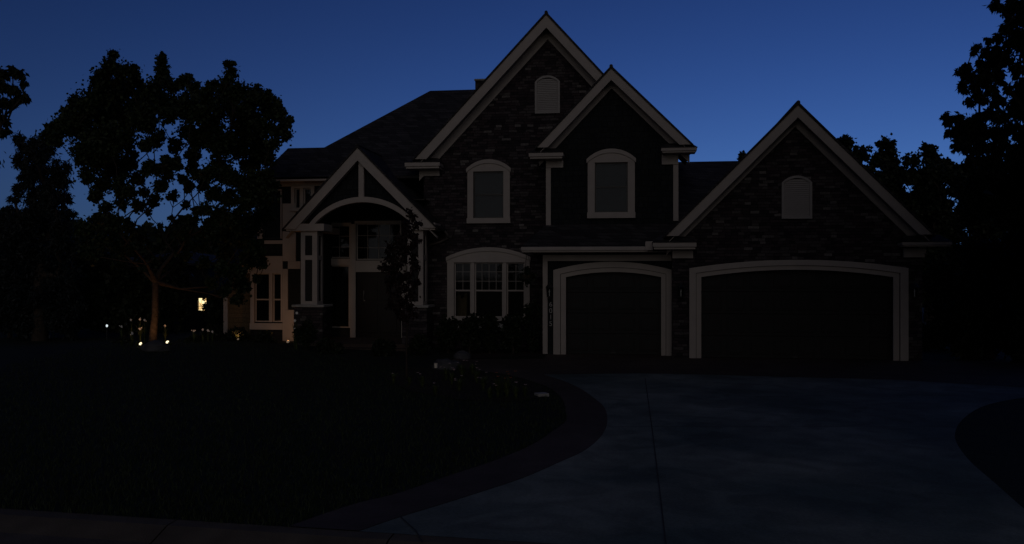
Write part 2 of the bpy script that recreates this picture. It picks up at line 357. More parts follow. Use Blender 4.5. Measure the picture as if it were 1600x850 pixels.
def window(y, outer, glass, apex=None, shoulder=None, muntins=(), rail=None, blind=None, mull=(), grid=(), parent=H, depth=.10, sill=True, dark=None):
    """outer/glass: px0,px1,py0,py1. arched head when apex/shoulder given. returns hole rect"""
    X0, X1 = X(outer[0], y), X(outer[1], y); g0, g1 = X(glass[0], y), X(glass[1], y); pc = (outer[0]+outer[1])/2
    gt, gb = Z(pc, glass[2], y), Z(pc, glass[3], y); ob = Z(pc, outer[3], y); ot = Z(pc, outer[2], y)
    m = MB(); yf = y-.07
    m.box(X0, g0, yf, y-.003, gb, gt); m.box(g1, X1, yf, y-.003, gb, gt)
    m.box(X0-.015, X1+.015, yf-.04, y-.003, ob, gb) if sill else None
    if apex is not None:
        zs, za = Z(pc, shoulder, y), Z(pc, apex, y)
        a = arc(X0-.02, X1+.02, zs, za, 22); m.strip(a, [(min(max(x, X0-.02), X1+.02), gt) for x, z in a], yf-.005, y-.003)
        fr = m.build('window', TRIM, parent)
        a2 = arc(X0-.03, X1+.03, zs+.005, za+.01, 22); b2 = [(x, z-.11) for x, z in a2]
        MB().strip(a2, b2, yf-.04, yf-.006).build('arched_head', TRIM, fr)
    else:
        if ot > gt+.001: m.box(X0, X1, yf, y-.003, gt, ot)
        fr = m.build('window', TRIM, parent)
    sm = MB(); yb = y+.02; w_ = .035
    cells = [g0]+[X(p, y) for p in mull]+[g1]
    for p in mull:
        xm = X(p, y); fr_m = .05
        MB().box(xm-fr_m, xm+fr_m, y-.05, y+.06, gb, gt).build('mullion', TRIM, fr)
    for k in range(len(cells)-1):
        c0 = cells[k]+(.055 if k else .0); c1 = cells[k+1]-(.055 if k < len(cells)-2 else 0)
        sm.box(c0, c0+w_, yb, yb+.04, gb, gt); sm.box(c1-w_, c1, yb, yb+.04, gb, gt)
        sm.box(c0+w_, c1-w_, yb, yb+.04, gb, gb+w_); sm.box(c0+w_, c1-w_, yb, yb+.04, gt-w_, gt)
        if rail: zr = Z(pc, rail, y); sm.box(c0+w_, c1-w_, yb-.008, yb+.045, zr-.022, zr+.022)
        if k < len(grid) and grid[k]:
            nx, nz = grid[k]; zr = Z(pc, rail, y) if rail else gb; gm = MB()
            for i in range(1, nx): xx = c0+(c1-c0)*i/nx; gm.box(xx-.006, xx+.006, yb+.004, yb+.016, zr+.022, gt-w_)
            for i in range(1, nz): zz = zr+(gt-zr)*i/nz; gm.box(c0+w_, c1-w_, yb+.004, yb+.016, zz-.006, zz+.006)
            gm.build('grille', TRIM, fr)
    sm.build('sash', BLACKM if dark else TRIM, fr)
    MB().box(g0+.002, g1-.002, yb+.018, yb+.024, gb+.002, gt-.002).build('pane', GLASS, fr)
    if blind:
        bm_ = MB(); z = gb+.01
        while z < gt: bm_.box(g0+.01, g1-.01, y+.10, y+.112, z, z+.047); z += .05
        bm_.build('blind', BLIND, fr)
    # dark room behind, closed box open to the front
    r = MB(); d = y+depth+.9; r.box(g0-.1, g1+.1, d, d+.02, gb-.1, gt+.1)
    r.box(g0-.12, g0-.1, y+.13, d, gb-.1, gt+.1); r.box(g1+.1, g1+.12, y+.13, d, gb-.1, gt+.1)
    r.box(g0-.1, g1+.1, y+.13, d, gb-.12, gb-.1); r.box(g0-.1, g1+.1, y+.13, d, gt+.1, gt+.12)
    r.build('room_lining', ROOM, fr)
    return fr, (g0, g1, gb, gt)

# ---- heights shared
# big stone gable (wall y=2.2)
YB = 2.2
gb_ = gable(YB, YB-.5, (853.5, 23), (648, 245), (1058, 245), 8.6, 19, 17)
w_up, h1 = window(YB, (731, 797, 264, 349), (740, 787, 268, 341), apex=250, shoulder=264, rail=304, blind=True, dark=True)
w_lo, h2 = window(YB, (699.5, 828, 402, 501), (710, 820, 410, 496), apex=387, shoulder=402, rail=454, mull=(739, 789), grid=((2,3),(4,3),(2,3)))
xl = X(662, YB); xr = X(1056, YB)
zt = lambda x: min(gb_['zp']-gb_['d']-(gb_['xp']-x)*gb_['sl'], gb_['zp']-gb_['d']-(x-gb_['xp'])*gb_['sr'])
sheet('stone_wall', [(xl, -.1), (xr, -.1), (xr, zt(xr)), (gb_['xp'], gb_['zp']-gb_['d']), (xl, zt(xl))], YB, .14, [h1, h2], STONE, H)
arched_vent(836, 875, 119, 129, 178, YB)
eave_return(632, 687, 253.5, 263, YB-.5, YB, block=(660, 686.5, 264, 275))
# lower window ledge, mostly behind shrubs
MB().box(X(697, YB-.3), X(812, YB-.3), YB-.3, YB-.004, Z(750, 516, YB-.3), Z(750, 506, YB-.3)).build('window_ledge', SLAB, H, bevel=.01)
# side wall behind the stone face
MB().box(xl, xl+.14, YB+.145, 9.8, -.1, Z(662, 255, YB)).build('siding_wall', SIDING, H)

# dormer gable with shake siding (wall y=1.4)
YD = 1.4
gd = gable(YD, YD-.45, (955, 107), (839, 230), (1080, 226), 5.2, 17, 13)
w_d, h3 = window(YD, (918.5, 992, 250, 341), (929.5, 981, 254, 332), apex=233.5, shoulder=249, rail=292, blind=True, dark=True)
xl, xr = X(854, YD), X(1060, YD); zt = lambda x: min(gd['zp']-gd['d']-(gd['xp']-x)*gd['sl'], gd['zp']-gd['d']-(x-gd['xp'])*gd['sr'])
zbD = Z(950, 362, YD)
sheet('siding_wall', [(xl, zbD), (xr, zbD), (xr, zt(xr)), (gd['xp'], gd['zp']-gd['d']), (xl, zt(xl))], YD, .12, [h3], SIDING, H)
m = MB(); zc = Z(950, 225, YD)
m.box(xl, xl+.1, YD+.125, YB-.01, zbD, zc); m.build('dormer_side', SIDING, H); MB().box(xr-.1, xr, YD+.125, 5.6, zbD, zc).build('dormer_side', SIDING, H)
wbox([(853, 860.5, 262, 357)], YD-.035, YD-.003).build('corner_board', TRIM, H)
wbox([(1052, 1060, 257, 345)], YD-.035, YD-.003).build('corner_board', TRIM, H)
eave_return(826, 880, 238.5, 247.5, YD-.45, YD, block=(853, 880, 249, 262))
eave_return(1033, 1089, 230.5, 238, YD-.45, YD, block=(1034, 1060, 240, 257))

# garage roof plane (skirt below the dormer, ridge behind it)
YG = .6; EY = .08
xe0 = X(815, EY); ze = Z(950, 384.5, EY); yr = 6.0; zr = Z(1118, 252, yr)
sl = (zr-ze)/(yr-EY); zyd = ze+(YD-EY)*sl
m = MB()
xg1 = X(1440, 0)
m.slab([(xe0, EY, ze), (X(1046, EY), EY, ze), (xg1-.3, EY, ze), (xg1-.3, yr, zr), (X(1000, yr), yr, zr), (X(1000, yr), YD, zyd), (X(853, YD), YD, zyd)], .06)
m.slab([(xe0, EY, ze), (X(853, YD), YD, zyd), (X(853, YD), YB, zyd), (xe0, YB, ze)], .06)
m.slab([(X(1000, yr), yr+.002, zr), (xg1-.3, yr+.002, zr), (xg1-.3, 10.6, ze), (X(1000, yr), 10.6, ze)], .06)
m.build('garage_roof', ROOF, H)
# gutter and soffit over the single garage door
g = MB(); gx1 = X(1012, EY-.1); gt_, gb2 = Z(910, 385.5, EY-.1), Z(910, 394, EY-.1); hh = gt_-gb2
g.box(xe0, gx1, EY-.12, EY, gb2+hh*.3, gt_); g.box(xe0+.02, gx1, EY-.09, EY, gb2, gb2+hh*.3-.002); gut = g.build('gutter', TRIM, H, bevel=.01)
MB().box(gx1-.06, gx1+.14, EY-.15, EY, gb2+.04, gt_+.13).build('gutter_outlet', TRIM, gut, bevel=.01)
MB().box(xe0, X(1048, YG), EY+.003, YG, gb2+.0, gb2+.02).build('soffit', TRIM, H)
# single garage wall
def arched_frame(y, out, inn, name='door_surround'):
    px0, px1, ps, pa, pb = out; qx0, qx1, qs, qa, qb = inn; pc = (px0+px1)/2
    zb = 0.012
    o = [(X(px0, y), zb)]+arc(X(px0, y), X(px1, y), Z(pc, ps, y), Z(pc, pa, y), 28)+[(X(px1, y), zb)]
    i = [(X(qx0, y), zb)]+arc(X(qx0, y), X(qx1, y), Z(pc, qs, y), Z(pc, qa, y), 28)+[(X(qx1, y), zb)]
    mid = [(a[0]*.45+b[0]*.55, a[1]*.45+b[1]*.55) for a, b in zip(o, i)]
    mo = MB().strip(o, mid, y-.09, y-.003); s = mo.build(name, TRIM, H)
    mi = MB().strip([(a[0]*.9+b[0]*.1, a[1]*.9+b[1]*.1) for a, b in zip(mid, i)], i, y-.05, y-.003); mi.build('inner_moulding', TRIM, s)
    dk = MB().strip(mid, [(a[0]*.9+b[0]*.1, a[1]*.9+b[1]*.1) for a, b in zip(mid, i)], y-.045, y-.03); dk.build('painted_shade_groove', BLACKM, s)  # black strip, shade between the two mouldings put in as colour
    return (X(qx0, y), X(qx1, y), zb-.2, Z(pc, qa, y))
def garage_door(y, hole, ncol):
    x0, x1, z0, z1 = hole; m = MB(); z0 = .012; rows = 4; h = (z1-z0)/rows
    d = thing_part('garage_door', MB().box(x0-.05, x1+.05, y+.16, y+.2, z0, z1+.05), DOORM)
    for r in range(rows):
        p = MB(); zz0 = z0+r*h+.006; zz1 = z0+(r+1)*h-.006
        p.box(x0-.02, x1+.02, y+.13, y+.158, zz0, zz1)
        for c in range(ncol):
            a = x0+(x1-x0)*(c+.5)/ncol; hw = (x1-x0)/ncol*.4
            p.box(a-hw, a+hw, y+.112, y+.128, zz0+.09, zz1-.09)
            p.box(a-hw+.04, a+hw-.04, y+.10, y+.111, zz0+.13, zz1-.13)
        p.build('door_panel', DOORM, d, bevel=.006)
    MB().box((x0+x1)/2-.06, (x0+x1)/2+.06, y+.07, y+.126, z0+.03, z0+.06).build('handle', BLACKM, d)
def thing_part(name, mb, mat): return mb.build(name, mat, H)
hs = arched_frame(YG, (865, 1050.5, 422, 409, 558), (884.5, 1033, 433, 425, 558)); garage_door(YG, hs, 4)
xl, xr = X(848, YG), X(1052, YG)
sheet('siding_wall', [(xl, -.1), (xr, -.1), (xr, gb2), (xl, gb2)], YG, .12, [hs], SIDING, H)
MB().box(xl, xl+.12, YG+.125, YB-.005, -.1, gb2).build('siding_wall', SIDING, H)
wbox([(848, 855.5, 408, 553)], YG-.035, YG-.003).build('corner_board', TRIM, H)
wbox([(848, 1050, 398, 407.7)], YG-.03, YG-.003).build('frieze_board', TRIM, H)

# double garage stone gable (wall y=0)
gg = gable(0, -.45, (1247, 164), (1041, 370), (1457, 365), 6.5, 18, 15)
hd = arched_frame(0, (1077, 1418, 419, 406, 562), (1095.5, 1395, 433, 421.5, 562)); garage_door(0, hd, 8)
xl, xr = X(1050.5, 0), X(1441, 0); zt = lambda x: min(gg['zp']-gg['d']-(gg['xp']-x)*gg['sl'], gg['zp']-gg['d']-(x-gg['xp'])*gg['sr'])
sheet('stone_wall', [(xl, -.1), (xr, -.1), (xr, zt(xr)), (gg['xp'], gg['zp']-gg['d']), (xl, zt(xl))], 0, .14, [hd], STONE, H)
m = MB(); m.box(xr-.14, xr, .145, 10, -.1, zt(xr)+.05); m.build('siding_wall', SIDING, H)
MB().box(xl, xl+.14, .145, YG+.1, -.1, gb2).build('stone_return', STONE, H)
arched_vent(1221, 1268.5, 275, 286, 342, 0)
eave_return(1020, 1088.5, 379, 389.5, -.45, 0, block=(1050.5, 1083, 391, 403.5))
eave_return(1410, 1488, 378, 385, -.45, 0, block=(1412, 1445, 388, 402))

# ---- main hip roof, wing roof, chimney
YE = 2.3
ze2 = Z(460, 277, YE); yR = 7.4; zR = Z(700, 141, yR)
a0 = (X(418, YE), YE, ze2); rl = (X(672, yR), yR, zR); rr = (X(880, yR), yR, zR); a1 = (X(1050, YE), YE+1.2, ze2+.3)
m = MB(); m.slab([a0, (X(700, YE), YE, ze2), (X(1050, YE), 3.4, ze2+.9), rr, rl], .08)
m.slab([a0, rl, (a0[0], 12.5, ze2)], .08); m.slab([(a0[0], 12.5, ze2), rl, rr, (a1[0], 12.5, ze2)], .08); m.slab([(X(1050, YE), 3.4, ze2+.9), (a1[0], 12.5, ze2), rr], .08)
m.build('main_roof', ROOF, H)
yw = 4.6; zw = Z(476, 231, yw); w0, w1 = X(450, yw), X(560, yw); e0 = X(404, YE)
m = MB(); m.slab([(e0, YE-.02, ze2+.01), (X(520, YE), YE-.02, ze2+.01), (w1, yw, zw), (w0, yw, zw)], .07)
m.slab([(e0, YE-.02, ze2+.01), (w0, yw, zw), (e0, 6.9, ze2+.01)], .07); m.slab([(e0, 6.9, ze2+.01), (w0, yw, zw), (w1, yw, zw), (X(560, 6.9), 6.9, ze2+.01)], .07)
m.build('wing_roof', ROOF, H)
ch = MB().box(X(742.5, 8), X(760, 8), 8, 8.7, Z(750, 160, 8), Z(750, 126, 8)).build('chimney', STONE, H)
MB().box(X(741, 7.95), X(761.5, 7.95), 7.95, 8.75, Z(750, 126, 8)+.002, Z(750, 123.5, 8)).build('chimney_cap', SLAB, ch)

# ---- left wing wall (y=2.8)
YW = 2.8
m = MB(); zwt = Z(460, 277, YE)-.1
wb0, wb1 = X(404, YE), X(515, YE)
m.box(wb0, wb1, YE-.02, YE+.08, Z(460, 283, YE), ze2-.005); fas = m.build('eave_fascia', TRIM, H)
MB().box(wb0, wb1, YE+.083, YW, Z(460, 283, YE)+.02, Z(460, 283, YE)+.04).build('soffit', TRIM, H)
wbox([(415, 512, 285, 291)], YW-.04, YW-.003).build('frieze_board', TRIM, H)
w1_, hw1 = window(YW, (394, 443, 424, 505), (398.5, 440, 427, 503), rail=468, mull=(424,), sill=False)
w2_, hw2 = window(YW, (409, 441, 296, 375), (411, 439.5, 298, 373), sill=False, blind=True, dark=True)
w3_, hw3 = window(YW, (456, 492, 291, 330), (461, 487, 294, 326), mull=(472,), sill=True, blind=True)
x0, x1 = X(400, YW), X(505, YW)
sheet('siding_wall', [(X(391, YW), -.1), (x1, -.1), (x1, zwt), (X(402, YW), zwt), (X(402, YW), Z(402, 400, YW)), (X(391, YW), Z(402, 412, YW))], YW, .12, [hw1, hw2, hw3], SIDING, H)
MB().box(X(350, YW), X(391, YW)-.002, YW+.3, YW+.42, -.1, Z(370, 400, YW)).build('tan_wall', TANSIDE, H)
MB().slab([(X(338, YW), YW-.3, Z(370, 411, YW)), (X(402, YW), YW-.3, Z(370, 411, YW)), (X(402, YW), YW+3, Z(370, 360, YW)), (X(338, YW), YW+3, Z(370, 360, YW))], .08).build('side_roof', ROOF, H)
MB().box(x1-.12, x1, YW+.125, 3.595, -.1, zwt).build('siding_wall', SIDING, H)
m = MB(); m.box(X(350, YW), X(350, YW)+.1, YW+.425, 9.8, -.1, Z(370, 400, YW)); m.box(X(402, YW), X(402, YW)+.1, YW+.125, 9.8, Z(402, 400, YW), zwt)
m.box(X(350, YW), X(1440, 0)-.15, 9.8, 9.95, -.1, 3.6); m.build('siding_wall', SIDING, H)
for i, r in enumerate([(441.5, 462, 318, 408), (441.5, 449.5, 420.2, 484), (449.7, 469, 408.2, 420), (441.5, 461, 484.2, 536), (397, 441.3, 400, 424), (363, 396.8, 412, 427),
          (413, 441.3, 375.5, 381), (390, 441.3, 505, 515), (391, 397, 427.2, 504.8), (402, 409, 320, 373)]):
    wbox([r], YW-.05, YW-.004).build(['corner_pilaster','corner_pilaster','band_board','corner_pilaster','band_board','band_board','band_board','sill_board','corner_board','corner_board'][i], TRIM, H)
wbox([(349, 355.5, 463, 545)], YW+.24, YW+.296).build('corner_board', TRIM, H)

# ---- entry wall y=3.6
YN = 3.6; FZ = .2
zet = Z(560, 262, YN)
def rect(px0, px1, py0, py1, y): return (X(px0, y), X(px1, y), Z(580, py1, y), Z(580, py0, y))
tr1, ht1 = window(YN, (510, 549, 348, 405), (513, 547, 352, 403), sill=False, grid=((2,3),))
tr2, ht2 = window(YN, (555, 628, 345, 408), (557, 626, 349, 406), sill=False, grid=((4,3),))
sd1, hsd1 = window(YN, (510, 548, 413, 520), (513, 546, 415, 512), sill=False)
sd2, hsd2 = window(YN, (634, 654, 413, 520), (636, 652, 415, 512), sill=False)
hdoor = (X(557, YN), X(626, YN), FZ, Z(590, 425, YN))
sheet('siding_wall', [(X(498, YN), -.1), (X(664, YN), -.1), (X(664, YN), zet), (X(498, YN), zet)], YN, .12, [ht1, ht2, hsd1, hsd2, hdoor], SIDING, H)
for nm, r in (('door_trim', (503, 511, 365, 530)), ('door_trim', (547, 555.5, 350, 528)), ('transom_bar', (511.2, 546.8, 404, 414)), ('transom_bar', (555.7, 634, 407, 425)), ('door_trim', (627, 634, 425.3, 528))):
    wbox([r], YN-.09, YN-.075).build(nm, TRIM, H)
d = MB().box(hdoor[0], hdoor[1], YN+.03, YN+.08, FZ, hdoor[3]).build('front_door', WOOD, H)
dw = hdoor[1]-hdoor[0]; dh = hdoor[3]-FZ; m = MB()
for r in range(2):
    for c in range(2):
        m.box(hdoor[0]+dw*(.1+.43*c), hdoor[0]+dw*(.47+.43*c), YN+.012, YN+.028, FZ+dh*(.07+.5*r), FZ+dh*(.5+.43*r))
m.build('door_panel', WOOD, d, bevel=.008)
hx = X(569, YN); m = MB(); m.box(hx-.02, hx+.02, YN+.015, YN+.029, Z(569, 470, YN), Z(569, 452, YN)); m.tube([(hx, YN-.03, Z(569, 468, YN)), (hx, YN-.045, Z(569, 461, YN)), (hx, YN-.03, Z(569, 454, YN))], [.012]*3, 6)
m.build('handle', SILVER, d)
MB().box(X(490, 2.0), X(668, 2.0), 1.0, YN-.005, -.05, FZ).build('porch_floor', BAND, H)
MB().box(X(520, .8), X(640, .8), .6, .995, -.05, FZ*.5).build('porch_step', BAND, H)

# ---- porch gable
YP = 1.0
gp = gable(YP+.32, YP, (558.5, 231), (444, 357), (681, 357), 4.6, 19, 2, name='porch_roof')
# truss: arch, king post, panel
ya = YP+.12
ax0, ax1 = X(487, ya), X(646, ya); az0, aza = Z(560, 352, ya), Z(560, 307.5, ya); wd = 8.5/FPX*25.3
out = arc(ax0-wd*.8, ax1+wd*.8, az0, aza, 32); inn = arc(ax0+wd*.2, ax1-wd*.2, az0, aza-wd, 32)
MB().strip(out, inn, ya, ya+.16).build('arch_beam', TRIM, H)
kx0, kx1 = X(560, ya), X(568, ya); zk = gp['zp']-gp['d']
MB().box(kx0, kx1, ya+.01, ya+.13, aza-.01, zk-.1).build('king_post', TRIM, H)
m = MB()
for k in range(len(out)-1):
    (xa, za_), (xb, zb_) = out[k], out[k+1]
    f = lambda x: min(gp['zp']-gp['d']-(gp['xp']-x)*gp['sl'], gp['zp']-gp['d']-(x-gp['xp'])*gp['sr'])
    m.prism([(xa, za_-.02), (xb, zb_-.02), (xb, max(zb_, f(xb)-.01)), (xa, max(za_, f(xa)-.01))], ya+.17, ya+.25)
m.build('gable_panel', SIDING, H)
zpb = Z(560, 360, YP+.05); zpt = Z(560, 350, YP+.05)
for nm, (p0, p1) in (('beam', (447, 506)), ('beam', (636, 680))):
    MB().box(X(p0, YP+.05), X(p1, YP+.05), YP+.05, YP+.75, zpb, zpt+.02).build(nm, TRIM, H)
for s, p0, p1 in ((1, 506, 507), (2, 0, 0)):
    pass
MB().box(X(495, YP+.9), X(503, YP+.9), YP+.76, YN-.1, zpb, zpt).build('side_beam', TRIM, H)
MB().box(X(640, YP+.9), X(648, YP+.9), YP+.76, YN-.1, zpb, zpt).build('side_beam', TRIM, H)
m = MB(); m.box(X(478, 1.6), X(664, 1.6), YP+.55, YN-.01, Z(560, 318, 2.5), Z(560, 318, 2.5)+.03); m.build('porch_ceiling', WOOD, H)
# porch columns
def column(p0, p1, b0, b1, side):
    y0 = YP+.15; y1 = y0+.5
    x0, x1 = X(p0, y0), X(p1, y0); zb = Z(480, 476, y0); ztp = zpb-.002; zm0, zm1 = Z(480, 406, y0), Z(480, 399, y0)
    w = (x1-x0)
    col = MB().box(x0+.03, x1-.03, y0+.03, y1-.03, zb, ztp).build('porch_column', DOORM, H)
    st = w*.30; m = MB()
    for xa, xb in ((x0, x0+st*.85), (x1-st, x1)):
        m.box(xa, xb, y0, y0+.028, zb, ztp); m.box(xa, xb, y1-.028, y1, zb, ztp)
    for za, zb2 in ((zb, zb+.1), (zm0, zm1), (ztp-.13, ztp)): m.box(x0+st*.85, x1-st, y0, y0+.027, za, zb2)
    m.build('panel_frame', TRIM, col)
    m = MB()
    for xs in (x0, x1-.028):
        m.box(xs, xs+.028, y0+.0285, y0+.13, zb, ztp); m.box(xs, xs+.028, y1-.13, y1-.0285, zb, ztp)
        for za, zb2 in ((zb, zb+.1), (zm0, zm1), (ztp-.13, ztp)): m.box(xs, xs+.027, y0+.131, y1-.131, za, zb2)
    m.build('side_frame', TRIM, col)
    c0, c1 = X(b0, y0-.1), X(b1, y0-.1)
    MB().box(c0, c1, y0-.1, y1+.1, -.1, zb-.07).build('stone_pier', STONE, col)
    MB().box(c0-.05, c1+.05, y0-.15, y1+.15, zb-.069, zb-.001).build('pier_cap', SLAB, col, bevel=.01)
column(470, 495.5, 459, 504, 1); column(636.5, 661, 628, 667, -1)
# curved downspout at the right foot of the porch roof
pts = [P(683, 356, 1.9), P(693, 359, 1.95), P(699, 366, 2.0), P(699, 372, 2.05), P(688, 378, 2.1), P(672, 382, 2.13), P(667, 388, 2.13), P(666, 540, 2.13)]
MB().tube(pts, [.035]*len(pts), 8).build('downspout', simple('downspout_paint', (.16,.14,.13), .6), H, smooth=True)

# ---- house number (vertical) and coach lanterns
NUMM = simple('number_metal', (.35,.34,.33), .45, .1, 20, 0)
for k_, ch_ in enumerate('6015'):
    cu = bpy.data.curves.new('digit_outline', 'FONT'); cu.body = ch_; cu.size = .19; cu.extrude = .008; cu.align_x = 'CENTER'
    tmp = bpy.data.objects.new('digit_outline', cu); me = bpy.data.meshes.new_from_object(tmp); bpy.data.objects.remove(tmp); bpy.data.curves.remove(cu)
    me.materials.clear(); me.materials.append(NUMM)
    no = bpy.data.objects.new('house_number_digit', me); COL.objects.link(no); no.parent = H; no.rotation_euler = (R_(90), 0, 0)
    pn = P(860.5, 479, YG-.012); no.location = Vector((pn.x, pn.y, pn.z-.175*k_))-WORLD[H.name]
def lantern(px, py, y, label, s=1.0):
    c = P(px, py, y-.14); t = thing('wall_lantern', c, label, 'wall lantern', 'coach lanterns on the garage front')
    m = MB(); m.box(c.x-.05, c.x+.05, y-.02, y-.003, c.z-.12, c.z+.1); m.tube([(c.x, y-.02, c.z+.08), (c.x, y-.1, c.z+.24), (c.x, y-.14, c.z+.2)], [.01]*3, 6); m.build('bracket', BLACKM, t)
    m = MB(); r = .075
    for sx in (-1, 1):
        for sy in (-1, 1): m.tube([(c.x+sx*r*.75, c.y+sy*r*.75, c.z-.14), (c.x+sx*r, c.y+sy*r, c.z+.1)], [.007, .007], 4)
    m.lathe(c.x, c.y, [(.02, c.z-.2), (.05, c.z-.17), (r*1.0, c.z-.15), (r*1.0, c.z-.135)], 12); m.build('cage', BLACKM, t)
    MB().lathe(c.x, c.y, [(r*1.5, c.z+.1), (r*1.1, c.z+.14), (.03, c.z+.2), (.015, c.z+.24)], 12).build('cap', BLACKM, t)
    MB().lathe(c.x, c.y, [(r*.7, c.z-.134), (r*.85, c.z+.098)], 12).build('glass_shade', GLASS, t)
    MB().lathe(c.x, c.y, [(.012, c.z-.13), (.012, c.z-.04), (.022, c.z-.01), (.004, c.z+.05)], 10).build('bulb', PETALW, t)
lantern(858.5, 455, YG, 'unlit black coach lantern above the house number, left of the single garage door')
lantern(1064, 455, 0, 'unlit black coach lantern on the narrow stone pier between the two garage doors')
lantern(1429, 455, 0, 'unlit black coach lantern right of the wide garage door')

# ---- inside the lower window: curtain and a small lamp
m = MB(); yc = 2.75; n = 30
for k in range(n):
    xa = X(713, yc)+(X(730, yc)-X(713, yc))*k/n; xb = X(713, yc)+(X(730, yc)-X(713, yc))*(k+1)/n
    ya1 = yc+.04*math.sin(k*1.3); yb1 = yc+.04*math.sin((k+1)*1.3)
    m.poly([(xa, ya1, Z(720, 520, yc)), (xb, yb1, Z(720, 520, yc)), (xb, yb1, Z(720, 462-5*math.sin(k*.3), yc)), (xa, ya1, Z(720, 462-5*math.sin(k*.3), yc))])
m.build('curtain', CURT, H)
lp = P(730, 500, 2.95); t = thing('window_lamp', (lp.x, lp.y, lp.z-.25), 'small dim lamp glowing beside the curtain in the lower stone wall window', 'lamp')
MB().lathe(lp.x, lp.y, [(.06, lp.z-.25), (.015, lp.z-.2), (.015, lp.z-.05)], 12).build('base', SILVER, t)
MB().lathe(lp.x, lp.y, [(.015, lp.z-.05), (.02, lp.z+.02), (.005, lp.z+.09)], 10).build('bulb', GLOWC, t)
point('window_lamp_light', lp+Vector((-.03, -.06, .0)), .6, (1,.65,.3), .02, t)

# ================================================================== GROUND
def kerb_y(x):       # kerb line in world
    a = G(0, 795); b = G(560, 831); k = (b.y-a.y)/(b.x-a.x); return a.y+k*(x-a.x)
mx_, my_ = PD(237, 540, 20).x, PD(237, 540, 20).y
def ground_z(x, y):
    return .30*math.exp(-((x-mx_)**2+(y-my_)**2)/(2*3.3**2))
bmg = bmesh.new(); S = 700
bmg.faces.new([bmg.verts.new(p) for p in ((-S,-S,-.16),(S,-S,-.16),(S,S,-.16),(-S,S,-.16))])
me = bpy.data.meshes.new('ground'); bmg.to_mesh(me); bmg.free(); me.materials.append(GRASSG); o = bpy.data.objects.new('ground', me); COL.objects.link(o); tag(o, kind='structure')
xs = np.concatenate([np.linspace(-300, -31, 8), np.arange(-30, 20.1, .5), np.linspace(21, 300, 8)]); ts = np.concatenate([np.linspace(0, 24, 60), np.linspace(26, 400, 8)])
V = []; F_ = []
for t in ts:
    for x in xs:
        y = kerb_y(x)+t; V.append((x, y, ground_z(x, y) if t > 0 else 0))
nx = len(xs)
for j in range(len(ts)-1):
    for i in range(nx-1): F_.append((j*nx+i, j*nx+i+1, (j+1)*nx+i+1, (j+1)*nx+i))
me = bpy.data.meshes.new('lawn'); me.from_pydata(V, [], F_); me.materials.append(GRASSG); me.polygons.foreach_set('use_smooth', [True]*len(F_))
o = bpy.data.objects.new('lawn', me); COL.objects.link(o); tag(o, kind='structure')
m = MB()
for k in range(-40, 40):
    x0, x1 = k*2.0, k*2.0+1.988
    for (ta, za, tb, zb) in ((.0, .004, -.16, .0), (-.16, .0, -.42, -.075), (-.42, -.075, -.85, -.10)):
        m.poly([(x0, kerb_y(x0)+ta, za), (x1, kerb_y(x1)+ta, za), (x1, kerb_y(x1)+tb, zb), (x0, kerb_y(x0)+tb, zb)])
    m.poly([(x0, kerb_y(x0)-.85, -.10), (x1, kerb_y(x1)-.85, -.10), (x1, kerb_y(x1)-.85, -.2), (x0, kerb_y(x0)-.85, -.2)])
tag(m.build('kerb', KERB), kind='structure')
m = MB(); m.poly([(-200, kerb_y(-200)-.85, -.105), (200, kerb_y(200)-.85, -.105), (200, kerb_y(200)-9, -.10), (-200, kerb_y(-200)-9, -.10)]); tag(m.build('road', ASPH), kind='structure')

def flat(name, pts, z, mat, thick=0):
    bm = bmesh.new(); vs = [bm.verts.new((p.x, p.y, z)) for p in pts]; f = bm.faces.new(vs); bmesh.ops.recalc_face_normals(bm, faces=[f])
    if bm.faces[:][0].normal.z < 0: bmesh.ops.reverse_faces(bm, faces=bm.faces[:])
    bmesh.ops.triangulate(bm, faces=bm.faces[:])
    me = bpy.data.meshes.new(name); bm.to_mesh(me); bm.free(); me.materials.append(mat); o = bpy.data.objects.new(name, me); COL.objects.link(o); return tag(o, kind='structure')
def sm(pts, n=6):      # Catmull-Rom through ground points
    q = []
    for i in range(len(pts)-1):
        p0 = pts[max(0, i-1)]; p1 = pts[i]; p2 = pts[i+1]; p3 = pts[min(len(pts)-1, i+2)]
        for k in range(n):
            t = k/n; q.append(.5*((2*p1)+(p2-p0)*t+(2*p0-5*p1+4*p2-p3)*t*t+(3*p1-p0-3*p2+p3)*t**3))
    return q+[pts[-1]]
outer = sm([G(*p) for p in [(561,831),(625,809),(700,786),(775,762),(824,745),(876,722),(914,704),(940,681),(949,659),(944,637),(926,621),(907,608),(881,596),(850,586)]])
inner = sm([G(*p) for p in [(456,822),(550,790),(625,771),(700,745),(775,720),(831,696),(865,674),(884,659),(884,645),(878,624),(860,608),(829,596),(800,588),(770,583)]])
kb = lambda x: Vector((x, kerb_y(x), 0))
apron = [G(850,586), G(1000,584), G(1180,588), G(1400,594)]
right_edge = sm([G(*p) for p in [(1700,612),(1600,622),(1540,634),(1505,655),(1492,682),(1510,715),(1556,757),(1640,830),(1800,960)]])
